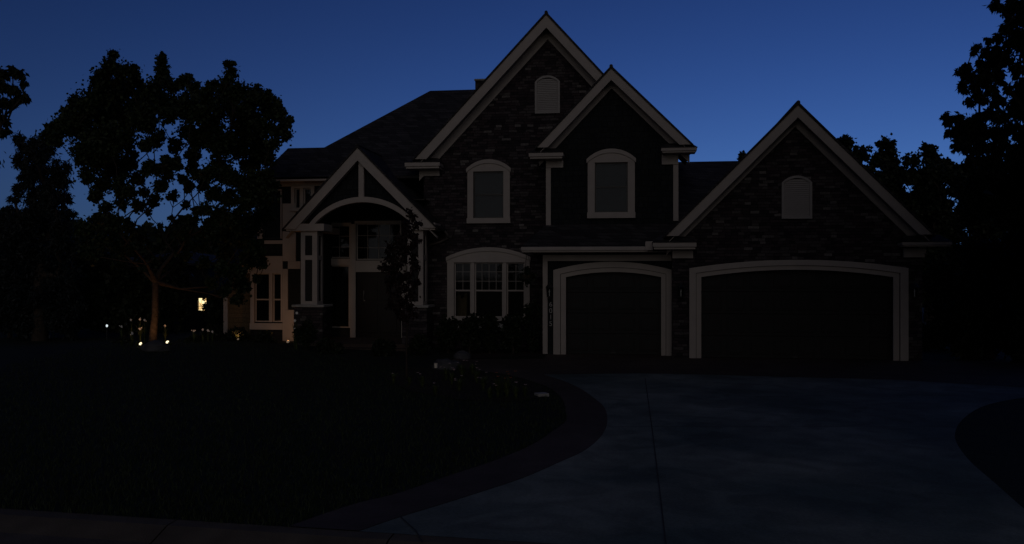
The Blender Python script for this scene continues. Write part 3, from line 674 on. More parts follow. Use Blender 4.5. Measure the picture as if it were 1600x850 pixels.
# full paved sheet first, then the coloured bands 4 mm above
pave = [kb(outer[0].x+.02)]+outer+[G(850,586)]+[G(850,561.5), Vector((X(856,.7), YG+.17, 0)), Vector((X(1050,.7), YG+.17, 0)), Vector((X(1050,.7), .17, 0)), Vector((X(1441,0), .17, 0)), Vector((X(1441,0)+7, .17, 0))]+right_edge[:-1]
xk = right_edge[-1].x; pave += [kb(xk)]
flat('driveway', pave, .006, DRIVE)
band = inner[::-1]+[kb(inner[0].x)]+[kb(outer[0].x)]+outer
flat('driveway_border', inner+[G(735,578), G(735,562), G(850,561.5), G(850,586)]+outer[::-1][1:]+[kb(outer[0].x), kb(inner[0].x)], .0105, BAND)
ap = [G(850,586)]+sm(apron)[1:]+[G(1500,600), G(1600,606), Vector((X(1441,0)+5, .17, 0)), Vector((X(1441,0), .17, 0)), Vector((X(1050,.7), .17, 0)), Vector((X(1050,.7), YG+.17, 0)), Vector((X(856,.7), YG+.17, 0)), G(850,561.5)]
flat('garage_apron', ap, .011, BAND)
flat('garden_path', [G(735,578), G(735,562), G(690,557), Vector((X(640,.9), .6, 0)), Vector((X(520,.9), .6, 0)), G(560,563), G(640,570)], .012, BAND)
# control joints (thin dark grooves)
JT = simple('joint_groove', (.055,.055,.06), .95, 0, 3, 0)
def joint(pts, w=.007, z=.0145):
    m = MB()
    for a, b in zip(pts[:-1], pts[1:]):
        d = (b-a).normalized(); nrm = Vector((-d.y, d.x, 0))*w
        m.poly([(a-nrm)+UP*z, (b-nrm)+UP*z, (b+nrm)+UP*z, (a+nrm)+UP*z])
    return m
m = joint([G(1008,592), G(1020,680), G(1031,770), G(1040,850), G(1052,900)])
m2 = joint([G(625,809), G(650,832), G(660,850)]); 
k = len(m.v); m.v += m2.v; m.f += [tuple(i+k for i in f) for f in m2.f]
m3 = joint([G(951,668), G(1130,668), G(1495,668)], .007); k = len(m.v); m.v += m3.v; m.f += [tuple(i+k for i in f) for f in m3.f]
tag(m.build('driveway_joint', JT), kind='structure')
# mulch beds
flat('mulch_bed', [G(862,611), G(829,597), G(800,589), G(770,584), G(735,580), G(640,574), G(600,590), G(640,612), G(720,626), G(800,628), G(850,622)], .014, SOIL)
flat('foundation_bed', [Vector((X(664,1.0), 1.0, 0)), Vector((X(664,1.0), YB, 0)), Vector((X(847,1), YB, 0)), Vector((X(847,.2), .15, 0)), G(740,561), G(690,556)], .013, SOIL)
# stone edging of the bed: two short curved runs of stone
def edging(pts, label, w=.06, h=.09):
    m = MB()
    for i in range(len(pts)-1):
        a, b = pts[i], pts[i+1]; d = (b-a); n = max(1, int(d.length/.28)); d2 = Vector((-d.y, d.x, 0)).normalized()*w
        for k in range(n):
            p = a+d*(k/n); q = a+d*((k+.93)/n); hh = h*random.uniform(.8, 1.15)
            b0 = [p-d2, q-d2, q+d2, p+d2]; i0 = len(m.v)
            m.v += [(v.x, v.y, 0) for v in b0]+[(v.x, v.y, hh) for v in b0]
            m.f += [tuple(i0+k2 for k2 in q2) for q2 in ((0,3,2,1),(4,5,6,7),(0,1,5,4),(1,2,6,5),(2,3,7,6),(3,0,4,7))]
    tag(m.build('bed_edging', SLAB, bevel=.01), label, 'edging')
edging([G(838,620), G(856,619)], 'pale straight edging stones at the right tip of the planting bed', .1, .07)

# ================================================================== PLANTS
def leaves_mesh(cent, rad, n, size, name, mat, parent, off, droop=.2, sub=14, flat_=1.0, spread=.2, asp=.42):
    """n leaves spread over twig ends inside the given clumps"""
    cent = np.array(cent); rad = np.array(rad); wgt = rad**1.8; wgt = wgt/wgt.sum()
    cnt = np.maximum(3, (wgt*n).astype(int)); P_ = []
    for c, r, k in zip(cent, rad, cnt):
        ns = max(3, int(sub)); v = rng.normal(size=(ns, 3)); v /= np.linalg.norm(v, axis=1)[:, None]
        s = c+v*(r*rng.uniform(.25, .95, (ns, 1)))*np.array([1, 1, flat_])
        idx = rng.integers(0, ns, k); P_.append(s[idx]+rng.normal(size=(k, 3))*r*spread*rng.uniform(.3, 1.3, (k, 1)))
    p = np.concatenate(P_); m = len(p)
    d = rng.normal(size=(m, 3)); d[:, 2] -= droop*2; d /= np.linalg.norm(d, axis=1)[:, None]
    u = rng.normal(size=(m, 3)); s = np.cross(d, u); s /= np.linalg.norm(s, axis=1)[:, None]; nn = np.cross(d, s)
    sz = size*rng.uniform(.6, 1.3, (m, 1))
    v = np.empty((m, 4, 3)); v[:, 0] = p; v[:, 1] = p+d*sz*.45+s*sz*asp+nn*sz*.08; v[:, 2] = p+d*sz; v[:, 3] = p+d*sz*.45-s*sz*asp+nn*sz*.08
    v = v.reshape(-1, 3)-np.array(off)
    me = bpy.data.meshes.new(name); me.vertices.add(m*4); me.vertices.foreach_set('co', v.astype(np.float32).ravel())
    me.loops.add(m*4); me.loops.foreach_set('vertex_index', np.arange(m*4, dtype=np.int32))
    me.polygons.add(m); me.polygons.foreach_set('loop_start', np.arange(0, m*4, 4, dtype=np.int32)); me.polygons.foreach_set('loop_total', np.full(m, 4, dtype=np.int32))
    me.update(calc_edges=True)
    at = me.attributes.new('tint', 'FLOAT', 'FACE'); at.data.foreach_set('value', rng.uniform(0, 1, m).astype(np.float32))
    me.materials.append(mat); o = bpy.data.objects.new(name, me); COL.objects.link(o)
    if parent is not None: o.parent = parent
    return o
def skeleton(base, fork, cent, r0, twig=.012):
    """pipe-model limbs from the trunk to every clump"""
    nodes_ = [Vector(base), Vector(base).lerp(Vector(fork), .5)+Vector((random.uniform(-.05,.05), 0, 0)), Vector(fork)]; par = [-1, 0, 1]; ends = []
    cs = sorted([Vector(c) for c in cent], key=lambda c: (c-nodes_[2]).length)
    pl = [0, .5, 1.0]
    for c in cs:
        best = min(range(2, len(nodes_)), key=lambda i: (nodes_[i]-c).length*1.0+pl[i]*.35+(1.5 if nodes_[i].z > c.z+.3 else 0)+1.6*max(0, .7*(c-nodes_[i]).length-(c.z-nodes_[i].z)))
        a = nodes_[best]; L_ = (c-a).length; k = max(2, int(L_/.7)); prev = best
        bend = Vector((random.uniform(-1,1), random.uniform(-1,1), random.uniform(-.6,.1)))*L_*.10
        for j in range(1, k+1):
            t = j/k; p = a.lerp(c, t)+bend*math.sin(t*math.pi)+Vector((random.uniform(-1,1), random.uniform(-1,1), random.uniform(-1,1)))*.04*L_*(1 if j < k else 0)
            nodes_.append(p); par.append(prev); pl.append(pl[prev]+L_/k); prev = len(nodes_)-1
        ends.append(prev)
    area = [0.0]*len(nodes_)
    ch = [0]*len(nodes_)
    for i in range(len(nodes_)-1, 0, -1):
        if area[i] == 0: area[i] = 1.0
        area[par[i]] += area[i]
    tot = area[0]; rad = [max(twig, r0*math.sqrt(a/tot)*(1.0)) for a in area]
    # area accumulates along chains; normalise by counting ends instead
    cntr = [0]*len(nodes_)
    for e in ends:
        i = e
        while i >= 0: cntr[i] += 1; i = par[i]
    rad = [max(twig, r0*(max(c, .3)/len(ends))**.62) for c in cntr]; rad[0] = r0*1.35
    m = MB()
    for i in range(1, len(nodes_)):
        a = nodes_[par[i]]; ra = rad[par[i]] if cntr[par[i]] else rad[i]
        m.tube([a, nodes_[i]], [min(ra, rad[i]*1.5) if par[i] > 2 else ra, rad[i]], 6 if rad[i] > .03 else 4, cap=False)
    # twigs round the clump ends
    return m, [nodes_[e] for e in ends]
def twigs(m, cent, rad, n=5, r=.008):
    for c, q in zip(cent, rad):
        for _ in range(n):
            d = Vector((random.gauss(0,1), random.gauss(0,1), random.gauss(0,1)+.3)).normalized()
            a = Vector(c); b = a+d*q*.5+Vector((0,0,random.uniform(-.1,.1)))*q; e = a+d*q*.95
            m.tube([a, b, e], [r*1.6, r, r*.5], 3, cap=False)
def tree(name, label, cat, group, bpx, depth, bz, forkpx, clumps, n, size, mat, r0, dspread=.9, droop=.25, sub=14, spread=.2, squash=1.0, asp=.42, off_dep=0, bark=BARK, tw=5, extra=0, mini=2, shade_clumps=()):
    base = PD(bpx, 400, depth); base.z = bz
    fork = PD(*forkpx, depth)
    cents = []; rads = []
    R0 = max(c[2] for c in clumps)
    pxs = [c[0] for c in clumps]; cx = sum(pxs)/len(pxs); hw = (max(pxs)-min(pxs))/2+1; pys = [c[1] for c in clumps]; cy = sum(pys)/len(pys); hh = (max(pys)-min(pys))/2+1
    for (px, py, r) in clumps:
        lim = math.sqrt(max(.05, 1-min(1, ((px-cx)/hw)**2*.8+((py-cy)/hh)**2*.3)))*hw/FPX*depth*dspread*DS
        for kk in range(1+extra):
            dd = depth+random.uniform(-1, 1)*lim/DS
            cents.append(PD(px, py, dd)); rads.append(r/FPX*depth*DS)
            for _ in range(mini):
                q = random.uniform(0, 2*math.pi); rr = r*random.uniform(.25, .45)
                cents.append(PD(px+math.cos(q)*r*1.0, py+math.sin(q)*r*1.0, dd)); rads.append(rr/FPX*depth*DS)
    t = thing(name, base, label, cat, group)
    if shade_clumps: leaves_mesh([q[:3] for q in shade_clumps], [q[3] for q in shade_clumps], 60000, .3, 'crown', mat, t, WORLD[t.name], droop, 14, squash, .3, .3)  # added second crown, out of view, only there to block light
    m, _ = skeleton(base-UP*.1, fork, cents, r0); twigs(m, cents, rads, tw, max(.006, size*.05))
    m.build('trunk', bark, t, smooth=True)
    leaves_mesh([tuple(c) for c in cents], rads, n, size, 'crown', mat, t, WORLD[t.name], droop, sub, squash, spread, asp)
    return t

MAPLE = [(243,405,3),(222,420,3),(206,385,3),(258,420,3),(275,395,3),(250,352,3),(232,330,4),(268,340,4),(290,320,5),(226,300,6),(262,275,8),(275,255,8),(250,262,8),(300,262,8),(285,278,6),(205,300,8),(318,290,8),(308,330,6),(177,84,6),(170,102,10),(160,122,15),(186,112,12),(203,112,12),(212,128,12),(252,94,7),(253,108,9),(250,126,14),(240,138,12),(268,135,10),(284,128,9),(296,120,5),(302,140,12),
 (358,100,6),(360,116,10),(352,134,14),(332,133,7),(372,140,12),(400,144,12),(416,152,11),(430,160,10),(436,178,12),(447,190,8),(440,206,13),(420,170,18),
 (118,158,10),(128,170,16),(105,176,10),(96,192,13),(80,200,9),(110,200,17),(72,212,8),(88,216,10),
 (150,150,22),(155,180,26),(185,150,26),(195,185,28),(225,158,20),(225,185,22),(255,155,18),(262,178,14),(285,160,18),(300,170,20),(325,160,20),(330,190,22),(352,165,22),(385,170,22),(375,200,24),(405,200,22),
 (135,205,22),(165,215,26),(195,220,18),(130,235,18),(150,250,22),(180,255,22),(205,250,12),(232,190,10),(245,215,12),(228,225,9),(290,205,12),(275,225,12),(310,215,16),(340,220,20),(365,235,18),(400,230,20),(425,222,10),
 (420,245,12),(395,255,18),(135,275,10),(165,285,16),(190,290,12),(150,305,10),(215,280,10),(232,262,10),(262,255,10),(300,240,12),(345,255,16),(330,270,12),(360,275,16),(385,285,18),(410,275,14),(310,275,8),(295,290,8),
 (190,315,11),(165,322,9),(215,322,9),(250,290,8),(240,312,8),(270,305,7),(335,300,12),(355,310,14),(385,315,18),(410,305,16),(425,290,10),(370,340,18),(395,350,18),(415,335,14),(340,335,12),(320,325,9),
 (380,375,16),(400,385,14),(360,365,14),(408,410,9),(385,405,14),(355,395,14),(330,360,12),(370,425,12),(345,420,10),(380,445,12),(355,450,9),(400,434,5),(372,465,8),(300,345,8),(285,365,10),(310,385,10),
 (175,350,14),(150,345,12),(200,355,12),(130,355,12),(160,380,14),(190,385,12),(215,370,9),(140,395,12),(290,400,9),(318,410,9),(185,410,10),(330,440,8)]
MAPLE = [(a_, b_, c_*(.86 if c_ > 8 else 1)) for a_, b_, c_ in MAPLE]
tree('maple_tree', 'tall spreading maple with three leafy peaks standing on the lawn left of the house', 'tree', None, 237, 20, .2, (243,440), MAPLE, 120000, .088, LEAF, .088, .75, .35, 20, .40, mini=3)

# tree leaning in at the far left edge
tree('overhanging_tree', 'loose leafy branches hanging in from the upper left edge of the picture', 'tree', None, -90, 12, 0, (-85,330),
  [(20,110,7),(5,115,9),(33,112,6),(36,128,5),(10,135,8),(25,140,8),(42,152,6),(18,158,7),(38,150,5),(2,160,8),(6,185,7),(3,205,6),(10,200,4),(-15,130,22),(-30,180,26),(-50,140,35),(-60,220,35),(-90,160,40),(-40,250,30),(-90,260,40),(-120,200,40)],
  12000, .11, LEAFD, .06, .6, .8, 9, .22, asp=.22)

# broad dark tree at left, narrow upright crown
def cone_clumps(cx, top, bot, hw, n, r):
    out = []
    for k in range(n):
        t = (k/n)**.8; w_ = hw*(.25+.75*t) if t < .7 else hw
        out.append((cx+random.uniform(-1,1)*max(0, w_-r*.7), top+r*.6+(bot-top)*t, r*random.uniform(.7,1.2)))
    return out
tree('spruce_tree', 'dense dark blue green spruce at far left beside the maple', 'tree', None, 62, 24, 0, (62,430),
  [(28,218,9),(35,232,10),(30,250,12),(48,225,10),(62,220,12),(75,235,16),(55,245,16),(40,262,14),(90,262,16),(65,270,20),(42,285,14),(98,285,12),(80,295,20),(55,305,20),(28,300,8),(22,312,7),(100,310,10),(85,322,18),(45,330,22),(20,335,14),(70,345,24),(105,335,10),(95,355,18),(30,365,24),(5,350,14),(60,380,28),(100,385,20),(20,400,26),(80,410,28),(50,430,28),(110,425,20),(10,440,26),(30,460,26),(75,460,28),(110,465,22),(20,495,26),(60,500,28),(100,500,24)],
  60000, .14, LEAFB, .2, .8, .5, 12, .24, asp=.16)

# background row at left
def bg_clumps(cx, top, hw, bot, r, n=16, wid=3):
    out = [(cx, top+r*.7, r*.8)]
    for k in range(n):
        t = (k+1)/n; w_ = hw*math.sqrt(min(1, t*wid+.05)); out.append((cx+random.uniform(-1,1)*max(1, w_-r*.5), top+r+(bot-top-r)*t*random.uniform(.8,1), r*random.uniform(.7,1.15)))
    return out
bgl = [(-40,340,60,'round dark tree at the left end of the distant tree row'),(20,318,45,'distant dark tree seen behind the spruce'),(95,335,45,'distant tree with flat low crown in the gap right of the spruce'),
       (160,328,45,'distant dark tree behind the left half of the maple'),(225,345,40,'distant low tree directly behind the maple trunk'),(285,338,42,'distant tree just right of the maple trunk'),(345,325,45,'distant tree between the maple and the house wing'),(400,330,40,'distant tree directly behind the left wing of the house')]
for cx, top, hw, lab in bgl:
    tree('background_tree', lab, 'tree', 'distant trees behind the left lawn', cx, 42+random.uniform(-4,6), 0, (cx, 440), bg_clumps(cx, top+10, hw, 480, 19, 38), 16000, .36, LEAFD, .3, .7, .1, 12, .3, tw=2)
# undergrowth in front of that row: tall shrubs closing the view to the ground
for cx, top, hw, lab in ((15,425,60,'dense dark shrub at the far left foot of the spruce'),(110,405,60,'dense dark shrub between the spruce and the maple'),(195,400,52,'dark rounded shrub behind the left spotlight'),(258,402,24,'dark rounded shrub left of the lit window'),(356,458,20,'dark rounded shrub right of the lit window')):
    cl = [(cx+random.uniform(-1,1)*hw*.8, top+12+random.uniform(0,1)*(492-top), 16) for _ in range(44)]
    tree('tall_shrub', lab, 'shrub', 'tall dark shrubs behind the lawn', cx, 25.5, 0, (cx, 505), cl, 24000, .16, LEAFD, .06, .6, .1, 10, .28, tw=2)

# trees at right
RT1 = [(1556,6,8),(1572,14,9),(1588,8,12),(1600,25,14),(1583,34,10),(1590,52,10),(1571,42,7),(1600,70,14),(1578,66,8),(1560,58,6),(1545,62,5),(1528,72,5),(1522,80,4),(1540,80,8),(1558,82,10),(1572,92,12),(1552,98,12),(1535,100,9),(1510,104,6),(1500,110,5),(1515,118,9),(1536,118,12),(1556,118,11),(1590,105,10),(1598,130,9),(1575,140,6),(1548,135,9),(1524,138,8),(1508,140,6),(1503,130,5),(1532,150,9),(1515,158,6),(1560,155,10),(1585,158,12),(1600,175,12),
  (1477,180,5),(1484,188,7),(1498,182,7),(1496,198,9),(1512,190,10),(1530,182,12),(1548,176,11),(1568,182,12),(1484,206,6),(1500,214,9),(1518,208,12),(1538,205,14),(1560,205,12),(1585,200,12),(1600,212,14),(1496,228,8),(1512,228,11),(1532,230,13),(1555,230,14),(1580,228,15),(1600,240,16),
  (1520,252,14),(1545,255,18),(1575,256,20),(1600,270,20),(1530,280,18),(1560,285,20),(1590,300,22),(1515,300,15),(1540,310,20),(1570,325,22),(1600,340,22),(1630,60,40),(1640,130,40),(1650,200,45),(1640,280,45),(1680,100,50),(1700,220,50),(1660,10,40),(1620,330,30)]
tree('oak_tree', 'large dark oak whose drooping leafy edge fills the right side of the sky', 'tree', None, 1680, 14, 0, (1670,330), RT1, 80000, .10, LEAFD, .11, .5, .9, 16, .26, asp=.2, shade_clumps=[((yy+23.6)*.398+1.6+random.uniform(0,6.5), yy, random.uniform(2.8,11), 1.1) for yy in [random.uniform(-19,-3.5) for _ in range(150)]])  # extra clumps past the frame edge, added to shade garage end and driveway
bgr = [(1322,212,22,(1322,225,10),'slim distant treetop touching the right slope of the garage gable'),(1382,215,38,(1382,230,14),'rounded distant tree with lacy top right of the garage gable'),
       (1452,224,34,(1452,232,10),'distant pointed tree between the rounded tree and the oak'),(1510,262,45,(1510,270,12),'distant tree behind the lower left edge of the oak'),(1580,280,50,(1580,290,14),'distant dark tree at the right edge of the picture'),(1163,240,10,(1161,243,5),'small distant treetop peeping over the low roof ridge left of the garage gable')]
for cx, top, hw, tip, lab in bgr:
    if hw < 15: cl = [(cx-3,246,5),(cx+4,250,6),(cx+8,262,10),(cx,270,12),(cx,300,14),(cx,350,18)]
    else: cl = bg_clumps(cx, top, hw, 470, 12, 44, 13)+bg_clumps(cx, top+60, hw*1.15, 480, 18, 34, 20)+[(cx+random.uniform(-50,50), random.uniform(264,335), 11) for _ in range(16)]
    tree('background_tree', lab, 'tree', 'distant trees behind the garage', cx, 33+random.uniform(-2,3), 0, (cx, 430), cl, 40000 if hw > 15 else 2500, .17, LEAFD, .22, .7, .1, 12, .26, tw=3)
for cx, top, hw, dep, lab in ((1490,395,34,21,'dark evergreen shrub against the right corner of the garage'),(1550,360,45,19,'large dark evergreen shrub right of the driveway'),(1625,350,50,18,'dark evergreen shrub at the right edge of the picture')):
    bot = HZ+C.z*FPX/(dep*DS)
    cl = [(cx+random.uniform(-1,1)*hw*.85, top+14+random.uniform(0,1)*(bot-top-26), 18) for _ in range(46)]
    tree('evergreen_shrub', lab, 'shrub', 'evergreen shrubs right of the garage', cx, dep, 0, (cx, bot-30), cl, 26000, .13, LEAFD, .08, .6, .1, 12, .26, asp=.25, tw=2)

# young tree in front of the right porch column
tree('young_tree', 'slim young tree with dark reddish leaves in front of the right porch column', 'tree', None, 636, 15.3, 0, (637,500),
  [(640,328,5),(645,340,7),(636,350,7),(650,352,7),(640,365,10),(628,372,10),(650,378,7),(618,388,11),(638,390,11),(610,402,10),(628,408,11),(646,402,8),(648,420,8),(602,418,8),(618,425,11),(636,430,11),(650,440,7),(608,440,10),(626,448,11),(645,456,8),(614,462,10),(634,468,10),(622,482,9),(642,478,7),(610,478,8),(632,496,7),(646,492,6)],
  3900, .075, LEAFR, .022, .5, .4, 10, .24, asp=.3, tw=4)

# foundation shrubs
def shrub(px, py_top, py_bot, hw, dep, label, mat=LEAFD, n=3500, name='shrub', group='low shrubs along the house front', sz=.07, nc=26):
    r = max(4, min(hw, (py_bot-py_top)/2)*.42); cl = []
    for _ in range(nc):
        a = random.uniform(0, 2*math.pi); q = math.sqrt(random.random())
        cl.append((px+math.cos(a)*q*max(1, hw-r*.8), (py_top+py_bot)/2+math.sin(a)*q*max(1, (py_bot-py_top)/2-r*.8)*.95, r*random.uniform(.8,1.15)))
    base = PD(px, 400, dep)
    return tree(name, label, 'shrub', group, px, dep, ground_z(base.x, base.y), (px, (py_top+py_bot*3)/4), cl, n, sz, mat, .03, .9, 0, 10, .28, tw=2)
dw_ = 20.3
for px, pt, hw, lab in ((700,505,22,'rounded shrub under the left edge of the large stone wall window'),(735,496,20,'taller shrub under the left sash of the large window'),(765,500,18,'shrub under the middle of the large window'),(800,492,20,'taller shrub under the right mullion of the large window'),(832,478,15,'upright dark shrub beside the single garage corner board')):
    shrub(px, pt-12, 552, hw, dw_+random.uniform(-.4,.2), lab)
for px, pt, pb, hw, dep, lab in ((335,508,548,20,22,'low shrub left of the tan wing wall'),(372,512,548,22,21.8,'low shrub under the tan wing wall'),(412,516,548,20,21.6,'low shrub under the wing sill board'),(478,500,548,16,19.9,'low shrub in front of the left stone pier'),(515,528,556,22,19.5,'spreading low shrub left of the front door'),(600,530,558,20,19.3,'spreading low shrub in front of the porch'),(655,520,556,18,19.6,'low shrub at the foot of the right stone pier')):
    shrub(px, pt, pb, hw, dep, lab, n=2600)
shrub(300, 525, 552, 26, 21, 'low dark shrub right of the maple trunk', n=2600, group='low shrubs round the maple')
shrub(195, 528, 556, 26, 20.5, 'low dark shrub left of the maple trunk', n=2600, group='low shrubs round the maple')

# hanging basket from the corner of the garage gutter
hb = P(824, 430, .25); t = thing('hanging_basket', (hb.x, hb.y, hb.z-.2), 'dark trailing hanging basket at the left end of the garage gutter', 'hanging basket')
MB().lathe(hb.x, hb.y, [(.05, hb.z-.2), (.14, hb.z-.12), (.18, hb.z+.0)], 14).build('basket', POT, t)
m = MB()
for k in range(3): q = k*2.1; m.tube([(hb.x+.17*math.cos(q), hb.y+.17*math.sin(q), hb.z), (hb.x, hb.y-.1, gb2-.0)], [.004, .004], 4)
m.build('hanger', BLACKM, t)
leaves_mesh([(hb.x, hb.y, hb.z+.08), (hb.x-.12, hb.y, hb.z-.05), (hb.x+.12, hb.y, hb.z-.05), (hb.x, hb.y-.1, hb.z-.1), (hb.x, hb.y, hb.z+.16)], [.17,.13,.13,.14,.1], 900, .06, 'foliage', LEAFD, t, WORLD[t.name], .6, 10)
# creeper blossoms beside the pier are separate white flowers below

# perennials with strap leaves and flowers
def perennial(pos, label, h, nblade, nflow, pet, cat='plant', group='flowering plants in the front bed', spread=.5, name='flowering_plant', fs=.035, lean=.0):
    t = thing(name, pos, label, cat, group); V = []; F2 = []; T = []
    for k in range(nblade):
        a = random.uniform(0, 2*math.pi); hh = h*random.uniform(.5, 1); out = spread*h*random.uniform(.4, 1.2); w_ = .012+.01*random.random()
        side = Vector((-math.sin(a), math.cos(a), 0))*w_; prev = None; i0 = len(V)
        for j in range(5):
            q = j/4; p = Vector((math.cos(a)*out*q**1.4, math.sin(a)*out*q**1.4, hh*(q*1.5-.75*q*q)/.75*.95)); ww = 1-q*.92
            V += [tuple(p-side*ww), tuple(p+side*ww)]
        for j in range(4): F2.append((i0+2*j, i0+2*j+1, i0+2*j+3, i0+2*j+2)); T.append(random.random())
    me = bpy.data.meshes.new('leaves'); me.from_pydata(V, [], F2); at = me.attributes.new('tint', 'FLOAT', 'FACE'); at.data.foreach_set('value', T); me.materials.append(LEAFP)
    o = bpy.data.objects.new('leaves', me); COL.objects.link(o); o.parent = t
    if nflow:
        m = MB(); st = MB()
        for k in range(nflow):
            a = random.uniform(0, 2*math.pi); r = spread*h*random.uniform(.1, .9); c = Vector((math.cos(a)*r, math.sin(a)*r, h*random.uniform(.75, 1.15)))
            st.tube([(c.x*.3, c.y*.3, 0), (c.x*.8, c.y*.8, c.z*.6), tuple(c)], [.004, .003, .003], 4)
            for j in range(6):
                b = j*math.pi/3+random.uniform(-.2,.2); d = Vector((math.cos(b), math.sin(b), .5)); s2 = Vector((-math.sin(b), math.cos(b), 0))
                m.poly([tuple(c), tuple(c+d*fs*.6+s2*fs*.35), tuple(c+d*fs), tuple(c+d*fs*.6-s2*fs*.35)])
        m.build('blossom', pet, t, world=False); st.build('flower_stalk', LEAFP, t, world=False)
    return t
for px, py, h, nf, pet, lab in ((722,592,.34,3,PETALP,'tall strap leaved plant with pale blossoms at the left of the front bed'),(706,602,.3,3,PETALP,'strap leaved plant with pale blossoms nearest the path light'),(738,586,.28,2,PETALP,'small plant with one pale blossom by the garden path'),(718,612,.26,3,PETALP,'low plant with pale blossoms at the front edge of the bed'),
    (697,595,.3,3,PETALP,'pale blossomed plant just right of the path light'),(745,600,.3,2,PETALP,'strap leaved plant in the dark middle of the front bed'),(755,610,.3,3,PETALP,'plant with pale blossoms left of the bushy plants'),(820,620,.22,1,PETALP,'low leafy tuft left of the pale edging stones'),(660,606,.26,2,PETALP,'strap leaved plant right of the young tree trunk'),(615,600,.24,1,PETALP,'low leafy tuft left of the young tree trunk'),(640,602,.2,0,PETALP,'low leafy tuft at the foot of the young tree'),
    (778,622,.42,4,PETALO,'bushy plant with arching reddish leaves in the middle of the bed'),(792,622,.42,4,PETALO,'bushy plant with orange blossoms right of the middle of the bed'),(765,624,.26,2,PETALP,'low pale leaved plant left of the bushy bed plants'),(806,624,.26,2,PETALP,'low pale leaved plant right of the bushy bed plants'),(680,618,.2,1,PETALP,'small plant at the left front tip of the bed')):
    perennial(G(px, py), lab, h, 46, nf, pet)
# flowers lit by the spotlights beside the maple
def zat(px, py, dep):
    p = PD(px, py, dep); return Vector((p.x, p.y, ground_z(p.x, p.y)))
fl = [(205,500,20.3,.62,'white flowering plant left of the maple at knee height'),(219,499,20.1,.6,'white flowering plant close to the left spotlight'),(226,500,20.4,.58,'white flowering plant just left of the maple trunk'),(219,514,19.9,.42,'lower white flowering plant left of the maple trunk'),(207,521,20.0,.32,'lowest white flowering plant left of the maple'),(190,510,20.6,.3,'white flowering plant at the left end of the maple bed'),
      (258,509,20.3,.4,'white flowering plant between the maple and the right spotlight'),(303,517,20.6,.34,'white flowering plant below the lit window, left one'),(317,515,20.7,.4,'white flowering plant directly below the lit window'),(325,516,20.8,.36,'white flowering plant below the lit window, right one'),(332,518,20.9,.3,'white flowering plant nearest the tan wing wall')]
for px, py, dep, h, lab in fl:
    p = PD(px, py, dep); gz = ground_z(p.x, p.y); hh = max(.15, p.z-gz)
    t = perennial(Vector((p.x, p.y, gz)), lab, hh, 14, 0, PETALW, spread=.35, group='white flowers round the maple')
    m = MB(); st = MB()
    for k in range(3):
        c = Vector((random.uniform(-.05,.05), random.uniform(-.05,.05), hh+random.uniform(-.04,.04)))
        if k == 0: c = Vector((0, 0, hh))
        st.tube([(0,0,0), (c.x, c.y, c.z)], [.005, .003], 4)
        for j in range(7):
            b = j*math.pi*2/7; d = Vector((math.cos(b), -.3, math.sin(b))); s2 = Vector((-math.sin(b), 0, math.cos(b))); f = .035 if k == 0 else .018
            m.poly([tuple(c), tuple(c+d*f*.6+s2*f*.5), tuple(c+d*f), tuple(c+d*f*.6-s2*f*.5)])
    m.build('blossom', PETALW, t, world=False); st.build('flower_stalk', LEAFP, t, world=False)
# climbing flowers by the left stone pier
for px, py, lab in ((464,489,'topmost white blossom plant against the left stone pier'),(461,501,'middle white blossom plant against the left stone pier'),(461,514,'lowest white blossom plant against the left stone pier')):
    p = PD(px, py, 20.0); t = perennial(Vector((p.x, p.y, 0)), lab, p.z, 10, 0, PETALW, spread=.15, group='white blossoms by the porch pier')
    m = MB(); c = Vector((0, 0, p.z))
    for j in range(7):
        b = j*math.pi*2/7; d = Vector((math.cos(b), -.3, math.sin(b))); s2 = Vector((-math.sin(b), 0, math.cos(b))); f = .04
        m.poly([tuple(c), tuple(c+d*f*.6+s2*f*.5), tuple(c+d*f), tuple(c+d*f*.6-s2*f*.5)])
    m.build('blossom', PETALW, t, world=False); MB().tube([(0,0,0), (0,0,p.z)], [.006,.004], 4).build('flower_stalk', LEAFP, t, world=False)

for px, py, dep, lab in ((214,540,19.2,'leafy tuft left of the left spotlight'),(223,541,19.1,'leafy tuft partly hiding the left spotlight'),(256,537,19.3,'leafy tuft left of the right spotlight'),(266,537,19.2,'leafy tuft partly hiding the right spotlight'),(190,541,19.4,'leafy tuft at the left edge of the maple bed'),(205,543,19.2,'leafy tuft between the maple bed edge and the left spotlight')):
    p = PD(px, py, dep); perennial(Vector((p.x, p.y, ground_z(p.x, p.y))), lab, .17, 26, 0, PETALW, spread=.7, group='leafy tufts round the maple')
# boulders
def boulder(pos, r, label):
    bm = bmesh.new(); bmesh.ops.create_icosphere(bm, subdivisions=4, radius=1)
    for v in bm.verts:
        n_ = noise.fractal(v.co*1.3+Vector(pos)*3, 1.0, 2.0, 4); v.co = v.co*(1+.25*n_); v.co.x *= r*1.4; v.co.y *= r; v.co.z *= r*.8
    me = bpy.data.meshes.new('boulder'); bm.to_mesh(me); bm.free(); me.materials.append(ROCK); me.polygons.foreach_set('use_smooth', [True]*len(me.polygons))
    o = bpy.data.objects.new('boulder', me); COL.objects.link(o); o.location = pos; tag(o, label, 'boulder', 'landscape boulders')
p = zat(244, 548, 18.6); boulder(p+UP*.06, .24, 'rounded grey boulder on the lawn at the foot of the maple')
boulder(G(697, 578)+UP*.08, .22, 'rounded grey boulder behind the path light')
boulder(G(722, 561)+UP*.06, .17, 'smaller grey boulder beside the garden path')

